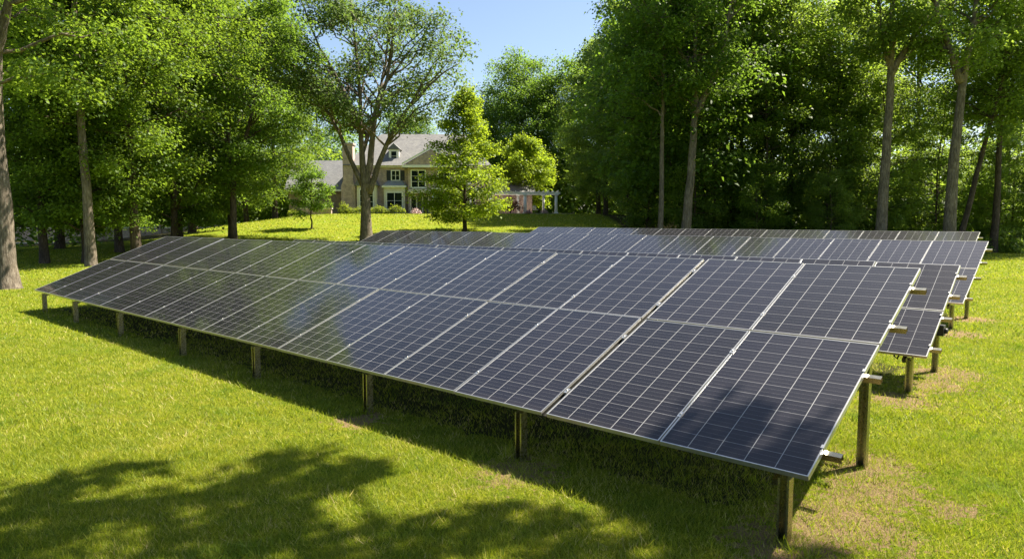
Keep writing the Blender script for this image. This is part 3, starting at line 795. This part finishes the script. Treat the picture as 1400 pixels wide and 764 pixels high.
for i, (x, y, s_, k, lab) in enumerate([(10.8, 86, 1.0, 0, 'dark leafy tree at the lawn edge just right of the pergola'), (10.6, 78, .95, 2, 'dark leafy tree on the mound edge midway between pergola and slim pole'),
        (11.6, 68, .9, 1, 'dark leafy tree at the right shoulder of the mound'), (12.2, 60, .8, 2, 'dark leafy tree close behind the slim pole')]):
    tree('forest_tree', (broad[k][0], BD[k]), lab, x, y, group=GR, rz=1.3 * i, s=s_)
fill = [(13.2, 53, 1.0, 1), (18.5, 60, 1.05, 2), (23.0, 61, 1.0, 0), (28.2, 58, 1.0, 1), (35.0, 60, 1.05, 2), (43, 60, 1.05, 0), (12.8, 51, 1.1, 1), (16.5, 74, 1.2, 0), (19, 86, 1.25, 1)]
flab = ['dense tree behind the slim pole and the forked tree', 'dense tree behind the dark twin trunk', 'dense tree behind the space left of the Y forked trunk',
        'dense tree seen between the Y forked trunk and the thickest trunk', 'dense tree behind the slim leaning trunk', 'dense tree at the far right behind the rightmost trunk',
        'broad crowned tree behind the slim pole at the left end of the wood', 'tree in the wood far behind the slim pole', 'tree at the back of the wood right of the pergola']
for i, ((x, y, s, k), lab) in enumerate(zip(fill, flab)):
    tree('forest_tree', high[k] if i < 6 else oakb[k], lab, x, y, group=GR, rz=1.7 * i, s=s)
under = [(14.6, 49.5, 1.0, 1, 'leafy young tree between the forked tree and the twin trunk'), (19.4, 52.5, 1.0, 1, 'leafy young tree set back right of the twin trunk'), (23.2, 49.0, 1.1, 0, 'leafy young tree straight behind the Y forked trunk'),
         (27.0, 50.0, .72, 1, 'leafy young tree set back behind the thickest grey trunk'), (32.0, 51.5, .62, 1, 'leafy young tree behind the dark trunk near the right edge'), (36.4, 50.0, .65, 1, 'leafy young tree by the rightmost trunk'),
         (16.2, 45.6, .55, 2, 'short young tree at the wood edge below the twin trunk'), (20.6, 44.6, .5, 2, 'short young tree at the wood edge left of the Y forked trunk'),
         (12.6, 47.5, .8, 0, 'leafy young tree low under the forked tree'), (17.8, 48.6, .95, 1, 'leafy young tree between the twin trunk and the slim dark trunk'),
         (21.6, 47.0, .85, 2, 'leafy young tree left of the Y forked trunk'), (24.8, 46.4, .95, 0, 'sunlit leafy young tree glowing just right of the Y forked trunk'),
         (29.6, 48.0, .72, 1, 'leafy young tree behind the slim leaning trunk'), (34.2, 48.4, .75, 2, 'leafy young tree at the wood edge near the right picture edge'),
         (38.8, 48.5, .8, 0, 'leafy young tree hiding the right end of the wood'), (10.3, 52.5, .8, 2, 'leafy young tree left of the slim pole')]
TV = []
for k in range(3):
    me = thin[k][1].copy(); me.materials[0] = M['leaf_maple']; TV.append(me)
GU = 'young trees filling the wood edge'
for i, (x, y, s, k, lab) in enumerate(under):
    tree('young_tree', thin[k] if i % 3 else (thin[k][0], TV[k]), lab, x, y, group=GU, rz=.9 * i, s=s)

# tree outside the picture on the right whose crown shades the lower left of the lawn
def overhead():
    rng = np.random.default_rng(9)
    mb = MB(); fo = Foliage(rng, .17)
    base = np.array([9.5, -2.5, -.2]); fork = np.array([8.6, -1.6, 5.5])
    mb.tube([base, base + (fork - base) * .3 + [.1, 0, 0], base + (fork - base) * .7, fork], [.62, .46, .42, .38], 12)
    k = np.array([SUNV.x, SUNV.y, SUNV.z]) / SUNV.z
    # ground patches the crown shades (x, y, radius) and height of that bough
    spots = [(-4.3, 4.9, .55), (-3.8, 5.5, .4), (-3.65, 6.05, .26), (-3.0, 5.3, .45), (-2.5, 5.5, .35), (-2.3, 6.1, .22), (-2.2, 6.4, .1), (-1.9, 5.55, .2), (-1.62, 5.95, .2), (-1.5, 6.12, .1), (-1.8, 5.2, .25),
             (-5.2, 5.0, .65), (-6.2, 4.9, .8), (-7.6, 5.1, 1.0), (-2.3, 4.7, .45), (-3.5, 4.4, .75), (-1.7, 4.5, .3), (-1.0, 4.75, .2), (-.5, 4.85, .22), (0, 5.05, .2), (.2, 4.75, .22), (.9, 4.5, .14), (2.1, 4.32, .14), (1.2, 4.2, .3),
             (-.7, 4.25, .35), (.35, 4.15, .35), (1.75, 4.55, .2), (1.35, 4.85, .2), (.98, 5.12, .14), (-5, 3.2, 1.0), (-3.7, 3.2, .9), (-2.4, 3.6, .7), (-1.2, 3.2, .8), (.3, 3.1, .7), (1.6, 2.7, .7), (-4, 1.8, 1.3), (-1, 1.5, 1.3), (1.5, 1.2, 1.2),
             (-7, 2.5, 1.5), (3.0, 1.6, .8), (-2, 0, 1.4), (2, -1, 1.4), (-5, 0, 1.4), (4, 0, 1.2), (0, -2, 1.5)]
    spots = [(a, c, q, rng.uniform(9.5, 12)) for a, c, q in spots]
    for (gx, gy, r, h) in spots:
        c = np.array([gx, gy, 0]) + k * h
        s = fork + np.array([0, 0, rng.uniform(-.5, 1)])
        L = bezier(s, s + (c - s) * .5 + np.array([0, 0, 1.0]), c, 8); L[1:-1] += rng.normal(0, .12, (6, 3))
        mb.tube(L, np.linspace(.15, .015, 8), 6, cap=False)
        n = int(4 + 18 * r * r + 5 * r)
        for q in range(n):
            d = rng.normal(0, 1, 3); d /= np.linalg.norm(d); p = c + d * r * np.array([1, 1, .6]) * rng.random() ** .5
            fo.spray(p, d, .26, 17, tint=.5)
            if q % 4 == 0: mb.tube([c, (c + p) / 2 + [0, 0, .05], p], [.02, .014, .006], 4, cap=False)
    root = empty('shade_tree', (0, 0, 0))
    tag(root, 'spreading tree beside the camera whose crown shades the lower left lawn', 'tree')
    put('trunk', mb.mesh('trunk', [M['bark']]), root); put('crown', fo.mesh('crown', M['leaf_oak']), root)
overhead()

# deep woods that read as one mass
def woods(name, label, boxes, seed, leafm, big=1.0, leaf=.42):
    rng = np.random.default_rng(seed); fo = Foliage(rng, leaf)
    for (x0, x1, y0, y1, zt, n) in boxes:
        for _ in range(n):
            x, y = rng.uniform(x0, x1), rng.uniform(y0, y1); z = zt * rng.random() ** 1.15
            fo.spray(np.array([x, y, z + tz(x, y)]), rng.normal(0, 1, 3), rng.uniform(1.0, 1.9) * big ** .5, int(24 * big ** .5), .35, tint=rng.normal(.45, .2))
    o = put(name, fo.mesh(name, M[leafm])); tag(o, label, 'woods', kind='stuff')
woods('deep_woods', 'dark mass of leaves deep inside the right hand wood', [(12, 62, 62, 78, 15, 1000), (15, 60, 78, 110, 17, 400), (13, 46, 49, 56, 4.5, 420)], 5, 'leaf_dark')
woods('deep_grove', 'shaded mass of foliage at the back of the left grove', [(-75, -34, 72, 95, 20, 700), (-62, -34, 52, 58, 16, 260), (-50, -22, 96, 125, 20, 260), (-46, -30, 40, 50, 15, 160)], 6, 'leaf_oak')
woods('far_treeline', 'low strip of trees on the horizon behind the house', [(-45, 45, 124, 145, 12, 900), (-140, -34, 90, 125, 12, 900)], 7, 'leaf_oak', 2.1, .62)
woods('far_wood', 'dark low foliage far behind the right hand wood', [(20, 130, 80, 120, 11, 1100), (4, 62, 99, 118, 9, 900), (-75, -26, 92, 104, 9, 700)], 17, 'leaf_dark', 2.1, .62)

# undergrowth along the wood edge
def shrub(seed, r, h, n, leaf, leafm, stems=6):
    rng = np.random.default_rng(seed); mb = MB(); fo = Foliage(rng, leaf)
    for i in range(stems):
        a = rng.uniform(0, 6.28); e = np.array([math.cos(a) * r * .6, math.sin(a) * r * .6, h * rng.uniform(.6, .95)])
        mb.tube(bezier(np.array([0, 0, -.1]), e * [.3, .3, .6], e, 5), np.linspace(.02, .006, 5), 5, cap=False)
    for i in range(n):
        d = rng.normal(0, 1, 3); d /= np.linalg.norm(d); d[2] = abs(d[2]); q = rng.random() ** .4
        p = d * np.array([r, r, h]) * q * rng.uniform(.8, 1.08)
        fo.spray(p, d, .28 * max(r, .5), 20, .4, tint=rng.normal(.5, .15))
    return mb.mesh('stem', [M['bark_dark']]), fo.mesh('foliage', M[leafm])
def plant(name, meshes, label, x, y, cat='shrub', group=None, rz=0, s=1.0):
    root = empty(name, (x, y, tz(x, y)), rz); root.scale = (s,) * 3; tag(root, label, cat, group)
    put('stem', meshes[0], root); put('foliage', meshes[1], root)
    return root
SH = [shrub(301, 1.5, 1.9, 90, .16, 'leaf_dark'), shrub(302, 1.2, 1.4, 70, .15, 'leaf_oak')]
GS = 'shrubs along the edge of the right hand wood'
for i, (x, y, s, k, lab) in enumerate([
        (8.6, 47.5, .7, 1, 'low shrub left of the slim pole at the end of the mown mound'), (13.4, 46.8, .8, 1, 'sunlit low shrub just right of the forked tree'),
        (15.2, 47.6, .8, 1, 'low shrub at the foot of the dark twin trunk'), (17.4, 46.6, .8, 0, 'low shrub right of the dark twin trunk'), (19.6, 46.2, .9, 1, 'low shrub at the foot of the midway slim dark trunk'),
        (22.6, 45.2, .9, 0, 'low shrub behind the foot of the Y forked trunk'), (24.2, 44.0, .8, 1, 'low shrub between the Y forked and the thickest trunk'), (27.2, 44.2, .9, 0, 'low shrub right of the thickest grey trunk'),
        (30.0, 44.6, .9, 1, 'low shrub at the foot of the leaning trunk'), (32.6, 45.2, .9, 0, 'low shrub beside the dark trunk near the right edge'), (35.2, 45.6, .9, 1, 'rightmost low shrub under the wood edge')]):
    plant('shrub', SH[k], lab, x, y, group=GS, rz=i * 1.1, s=s)

# ------------------------------------------------------------------ house
YF = 85.0; ZB = 2.6
house = empty('brick_house', (-11.5, 90, 2.7))
tag(house, 'large pale brick house with grey shingle roof, dormer and white windows on the mound', 'house')
HI = Matrix.Translation((11.5, -90, -2.7))
def hobj(name, mb, mats, parent=None):
    me = mb.mesh(name, mats if isinstance(mats, (list, tuple)) else [mats]); me.transform(HI)
    o = put(name, me, parent or house); return o
def window(x0, x1, z0, z1, y, cols=2, rows=3, shut=(), sill=True, arch=None):
    mb = MB(); fw = .09
    mb.box((x0 - .12, y - .07, z0 - .1), (x0, y + .1, z1 + .12)); mb.box((x1, y - .07, z0 - .1), (x1 + .12, y + .1, z1 + .12))
    mb.box((x0, y - .07, z1), (x1, y + .1, z1 + .12)); mb.box((x0 - .16, y - .12, z0 - .19), (x1 + .16, y + .1, z0 - .101))
    mb.box((x0, y - .07, z0 - .1), (x1, y + .1, z0))
    for c in range(1, cols):
        xx = x0 + (x1 - x0) * c / cols; mb.box((xx - .035, y - .05, z0), (xx + .035, y - .0185, z1))
    for r in range(1, rows):
        zz = z0 + (z1 - z0) * r / rows; mb.box((x0, y - .042, zz - .018), (x1, y - .0186, zz + .018))
    fr = hobj('window', mb, M['white'])
    g = MB(); g.box((x0, y - .018, z0), (x1, y - .003, z1)); hobj('pane', g, M['glass'], fr)
    for (a, c) in shut:
        s = MB(); s.box((a, y - .05, z0 - .05), (c, y + .02, z1 + .05))
        k = z0
        while k < z1 - .05: s.box((a + .06, y - .065, k), (c - .06, y - .05, k + .06)); k += .12
        hobj('shutter', s, M['dark_shutter'])
    return fr
# main walls
mb = MB(); mb.box((-20.3, YF, ZB), (-2.9, YF + 11, 8.45)); hobj('wall', mb, M['brick'])
mb = MB(); mb.box((-20.42, YF - .25, 8.452), (-2.78, YF + 11.2, 8.70)); hobj('cornice', mb, M['cream'])
mb = MB(); x0, x1, y0, y1 = -20.7, -2.5, YF - .5, YF + 11.5; ym = YF + 5.5
mb.add([(x0, y0, 8.7), (x1, y0, 8.7), (x1, y1, 8.7), (x0, y1, 8.7), (-17.0, ym, 13.15), (-6.2, ym, 13.15)],
       [(0, 1, 5, 4), (1, 2, 5), (2, 3, 4, 5), (3, 0, 4), (3, 2, 1, 0)])
hobj('roof', mb, M['shingle'])
# gabled chimney wall on the left end
mb = MB(); mb.prism([(-20.95, ZB), (-19.2, ZB), (-19.2, 6.2), (-19.45, 6.8), (-19.45, 11.2), (-20.7, 11.2), (-20.7, 6.8), (-20.95, 6.2)], 'y', YF - .35, YF + .9)
mb.box((-20.82, YF - .47, 11.202), (-19.33, YF + 1.02, 11.42)); hobj('chimney', mb, M['brick'])
# left bay with steep slate gable behind the big tree
mb = MB(); mb.box((-18.9, YF - .9, ZB), (-16.5, YF - .002, 6.2)); hobj('bay', mb, M['cream'])
mb = MB(); mb.prism([(-19.2, 6.2), (-16.2, 6.2), (-17.7, 8.6)], 'y', YF - 1.1, YF + .7); hobj('bay_roof', mb, M['slate'])
window(-18.5, -16.95, 3.55, 5.7, YF - .905, 2, 3)
# middle bay window with hipped metal roof
mb = MB(); mb.box((-15.65, YF - .75, ZB), (-13.05, YF - .002, 6.0)); hobj('bay', mb, M['cream'])
mb = MB(); mb.box((-15.85, YF - .95, 6.002), (-12.85, YF - .003, 6.22)); hobj('cornice', mb, M['white'])
mb = MB(); mb.add([(-15.8, YF - .92, 6.225), (-12.9, YF - .92, 6.225), (-12.9, YF - .01, 6.225), (-15.8, YF - .01, 6.225), (-15.2, YF - .05, 6.9), (-13.5, YF - .05, 6.9), (-13.5, YF - .01, 6.9), (-15.2, YF - .01, 6.9)],
                  [(0, 1, 5, 4), (1, 2, 6, 5), (3, 0, 4, 7), (4, 5, 6, 7), (2, 3, 7, 6), (3, 2, 1, 0)]); hobj('bay_roof', mb, M['copper'])
window(-15.25, -13.45, 3.45, 5.35, YF - .755, 2, 2)
# upper window with dark shutters
window(-14.75, -13.85, 6.95, 8.05, YF - .005, 2, 2, shut=((-15.4, -14.9), (-13.7, -13.2)))
# dormer
mb = MB(); mb.box((-15.25, YF - .3 + 1.2, 9.0), (-14.0, YF + 3.6, 10.75)); dm = hobj('dormer', mb, M['white'])
mb = MB(); mb.prism([(-15.45, 10.75), (-13.8, 10.75), (-14.62, 11.5)], 'y', YF + .7, YF + 4.2); hobj('dormer_roof', mb, M['shingle'], dm)
window(-14.95, -14.3, 9.35, 10.5, YF + .895, 1, 2)
# gabled projection: tall window above, french doors below
mb = MB(); mb.box((-12.6, YF - 1.2, ZB), (-6.9, YF - .003, 8.35)); hobj('wall', mb, M['brick'])
mb = MB(); mb.prism([(-13.2, 8.352), (-6.3, 8.352), (-6.3, 8.62), (-9.75, 10.55), (-13.2, 8.62)], 'y', YF - 1.6, YF + 4.5); hobj('roof', mb, M['shingle'])
mb = MB(); mb.box((-13.25, YF - 1.72, 8.36), (-6.25, YF - 1.602, 8.66))
for sx in (-1, 1):
    mb.add([(-9.75 + sx * 3.5, YF - 1.7, 8.66), (-9.75 + sx * 3.5, YF - 1.7, 8.9), (-9.75, YF - 1.7, 10.85), (-9.75, YF - 1.7, 10.58), (-9.75 + sx * 3.5, YF - 1.61, 8.66), (-9.75 + sx * 3.5, YF - 1.61, 8.9), (-9.75, YF - 1.61, 10.85), (-9.75, YF - 1.61, 10.58)],
           [(0, 1, 2, 3), (4, 7, 6, 5), (0, 4, 5, 1), (1, 5, 6, 2), (3, 2, 6, 7), (0, 3, 7, 4)])
hobj('fascia', mb, M['white'])
mb = MB(); mb.prism([(-12.9, 8.66), (-6.6, 8.66), (-9.75, 10.45)], 'y', YF - 1.66, YF - 1.603); hobj('gable', mb, M['brick'])
window(-12.15, -10.55, 6.05, 8.0, YF - 1.205, 2, 3)
mb = MB(); mb.box((-12.65, YF - 1.75, 5.25), (-9.7, YF - 1.203, 5.55)); mb.box((-12.55, YF - 1.65, 5.552), (-9.8, YF - 1.203, 5.75)); hobj('door_canopy', mb, M['cream'])
mb = MB()
for k in range(4): xx = -12.3 + k * .72; mb.box((xx - .06, YF - 1.26, 2.87), (xx + .06, YF - 1.15, 5.05))
mb.box((-12.24, YF - 1.26, 4.93), (-10.2, YF - 1.15, 5.05)); hobj('door_frame', mb, M['cream'])
for k in range(3):
    x = -12.24 + k * .72; mb = MB(); mb.box((x, YF - 1.22, 2.88), (x + .6, YF - 1.17, 4.93)); d = hobj('french_door', mb, M['door'])
    g = MB(); g.box((x + .1, YF - 1.235, 3.2), (x + .5, YF - 1.222, 4.8)); hobj('pane', g, M['glass'], d)
    h = MB(); h.tube([(x + .55, YF - 1.24, 3.9), (x + .55, YF - 1.24, 4.05)], .02, 6); hobj('handle', h, M['steel'], d)
# right ground floor with white columns
for x in (-9.55, -6.55): 
    mb = MB(); mb.tube([(x, YF - 1.5, 2.87), (x, YF - 1.5, 5.45)], [.16, .13], 12); mb.box((x - .2, YF - 1.7, 5.45), (x + .2, YF - 1.3, 5.6)); mb.box((x - .2, YF - 1.7, 2.8), (x + .2, YF - 1.3, 2.95)); hobj('column', mb, M['white'])
mb = MB(); mb.box((-9.68, YF - 1.75, 5.602), (-3.0, YF - 1.203, 5.9)); hobj('entablature', mb, M['white'])
window(-9.2, -7.7, 3.3, 5.2, YF - 1.205, 2, 2)
window(-7.45, -6.95, 3.3, 5.2, YF - 1.205, 1, 2)
window(-6.3, -4.6, 3.3, 5.2, YF - .005, 2, 2)
window(-6.2, -5.2, 6.6, 8.0, YF - .005, 2, 2, shut=((-6.85, -6.35), (-5.05, -4.55)))
window(-8.9, -7.6, 6.3, 7.9, YF - 1.205, 2, 3)
# garage wing on the left
mb = MB(); mb.box((-28.0, YF + 1.5, 2.2), (-20.96, YF + 9, 5.65)); hobj('garage_wall', mb, M['brick2'])
mb = MB(); mb.prism([(YF + 1.0, 5.652), (YF + 1.0, 5.85), (YF + 5.2, 9.75), (YF + 9.4, 5.85), (YF + 9.4, 5.652)], 'x', -28.4, -20.5); hobj('garage_roof', mb, M['slate'])
mb = MB(); mb.box((-28.45, YF + .86, 5.6), (-20.72, YF + .998, 5.84)); hobj('gutter', mb, M['white'])
# right service wing with the reddish roof glimpsed above the pergola
mb = MB(); mb.box((-2.88, YF + 4, ZB), (2.6, YF + 10, 5.4)); hobj('side_wall', mb, M['brick'])
mb = MB(); mb.prism([(YF + 3.6, 5.402), (YF + 7, 7.4), (YF + 10.4, 5.402)], 'x', -2.75, 3.0); hobj('side_roof', mb, M['shingle'])

# low garden walls
mb = MB(); mb.box((-24.5, 80.0, 2.2), (-21.0, 80.4, 3.35)); mb.box((-24.6, 79.95, 3.352), (-20.9, 80.45, 3.46), 1)
tag(obj('garden_wall', mb, [M['brick'], M['cream']]), 'low pale stone wall in front of the garage wing', 'wall')
mb = MB(); mb.box((-66, 70.0, -.3), (-30, 70.5, 1.25)); mb.box((-66.1, 69.94, 1.252), (-29.9, 70.56, 1.38), 1)
for x in range(-66, -29, 6): mb.box((x - .3, 69.9, -.3), (x + .3, 70.6, 1.6), 0)
tag(obj('boundary_wall', mb, [M['brick'], M['cream']]), 'long low brick wall beyond the driveway seen through the left grove', 'wall')

# hedges
def hedge(x0, x1, y, h, d, label, seed):
    rng = np.random.default_rng(seed); fo = Foliage(rng, .13); mb = MB()
    n = int((x1 - x0) * 34)
    for i in range(n):
        x = rng.uniform(x0, x1); z = h * rng.random() ** .6 * (.8 + .2 * math.sin(x * 3.1)); yy = y + rng.uniform(-d, d) * (1 - .3 * z / h)
        fo.spray(np.array([x, yy, z + tz(x, yy)]), np.array([rng.normal(), rng.normal() - .6, .5]), .26, 16, .5, tint=rng.normal(.55, .18))
    for x in np.arange(x0 + .2, x1, .5): mb.tube([(x, y, tz(x, y) - .05), (x + .05, y, tz(x, y) + h * .7)], [.02, .008], 5)
    root = empty('clipped_hedge', ((x0 + x1) / 2, y, tz((x0 + x1) / 2, y))); tag(root, label, 'hedge', 'hedges along the front of the house')
    for nm, me in (('stem', mb.mesh('stem', [M['bark_dark']])), ('foliage', fo.mesh('foliage', M['leaf_hedge']))):
        me.transform(Matrix.Translation(-root.location)); put(nm, me, root)
hedge(-19.8, -12.6, 81.0, .95, .45, 'low yellow green hedge under the bay windows of the house', 401)
hedge(-9.4, -4.9, 80.8, 1.05, .45, 'low yellow green hedge right of the french doors', 402)
sb = shrub(303, .7, 1.6, 60, .13, 'leaf_hedge'); plant('shrub', sb, 'taller yellow green bush at the left corner of the house', -19.9, 81.2)
sb2 = shrub(304, .6, .9, 40, .13, 'leaf_hedge'); plant('shrub', sb2, 'small yellow green bush beside the low wall of the garage wing', -25.2, 79.0)
fb = shrub(305, .6, .7, 40, .13, 'petal'); plant('flowering_shrub', fb, 'pale flowering shrub at the foot of the french doors', -11.3, 81.0, 'flowers')

# pergola
perg = empty('pergola', (2.2, 85.2, 2.87)); tag(perg, 'white timber pergola with round columns at the right end of the house', 'pergola')
PI_ = Matrix.Translation((-2.2, -85.2, -2.87))
def pobj(name, mb, m_): me = mb.mesh(name, [m_]); me.transform(PI_); return put(name, me, perg)
for (x, y, r) in ((-2.65, 84.4, .24), (1.6, 84.4, .24), (5.4, 84.4, .2), (-2.65, 87.6, .2), (.75, 87.6, .18), (4.0, 87.6, .18), (-5.1, 84.4, .18)):
    mb = MB(); mb.tube([(x, y, 2.9), (x, y, 5.05)], [r, r * .82], 14); mb.box((x - r * 1.2, y - r * 1.2, 5.05), (x + r * 1.2, y + r * 1.2, 5.2)); mb.box((x - r * 1.25, y - r * 1.25, 2.8), (x + r * 1.25, y + r * 1.25, 2.98)); pobj('column', mb, M['white'])
for y in (84.4, 87.6):
    mb = MB(); mb.box((-5.6, y - .09, 5.2), (5.9, y + .09, 5.48)); pobj('beam', mb, M['white'])
for i in range(20):
    x = -5.3 + i * .575; mb = MB(); mb.box((x - .035, 83.85, 5.482), (x + .035, 88.2, 5.66)); pobj('slat', mb, M['white'])
# things on the terrace
rt = shrub(306, 1.35, 2.0, 80, .17, 'leaf_red')
root = empty('ornamental_tree', (-.2, 83.5, 2.87)); tag(root, 'small rust red leaved ornamental tree in front of the pergola', 'tree')
mb = MB(); mb.tube([(0, 0, -.1), (.05, 0, .5), (0, .05, 1.1)], [.09, .07, .05], 8); put('trunk', mb.mesh('trunk', [M['bark_dark']]), root)
me = rt[1]; me.transform(Matrix.Translation((0, 0, .55)) @ Matrix.Diagonal((1, 1, .75, 1))); put('crown', me, root)
fl = shrub(307, .45, .6, 34, .12, 'petal')
for x, y, lab in ((1.95, 82.2, 'pale pink flowers at the foot of the middle pergola column'), (-1.9, 82.2, 'pink flowers left of the red ornamental tree'), (3.9, 82.2, 'small flower clump at the right end of the pergola')):
    plant('flowering_shrub', fl, lab, x, y, 'flowers', 'flowers along the pergola', rz=x)
mb = MB(); mb.box((-4.6, 83.1, 2.7), (-3.2, 83.5, 3.4)); mb.box((-4.68, 83.05, 3.402), (-3.12, 83.55, 3.5), 1)
tag(obj('planter_wall', mb, [M['brick'], M['cream']]), 'short low brick wall left of the pergola', 'wall')
def patio_chair(x, y, rz, label):
    root = empty('patio_chair', (x, y, 2.875), rz); tag(root, label, 'chair', 'chairs under the pergola')
    for sx in (-.22, .22):
        for sy, h in ((-.22, .42), (.22, .95)):
            mb = MB(); mb.tube([(sx, sy, 0), (sx, sy * 1.05, h)], .022, 6); put('leg', mb.mesh('leg', [M['black']]), root)
    mb = MB(); mb.box((-.26, -.26, .42), (.26, .24, .5)); put('seat', mb.mesh('seat', [M['cream']]), root)
    mb = MB(); mb.box((-.25, .2, .55), (.25, .25, .95)); put('backrest', mb.mesh('backrest', [M['cream']]), root)
patio_chair(2.9, 85.6, .6, 'patio chair under the right part of the pergola'); patio_chair(.9, 86.0, -.7, 'patio chair behind the red ornamental tree')
# covered grill beside the maple
mb = MB(); mb.prism([(-.5, 0), (.5, 0), (.46, .85), (.38, 1.12), (-.2, 1.2), (-.46, .9)], 'y', -.32, .32)
tag(obj('covered_grill', mb, M['cover'], loc=(-4.75, 82.7, 2.87)), 'dark blue covered shape on the terrace right of the young maple trunk', 'cover')
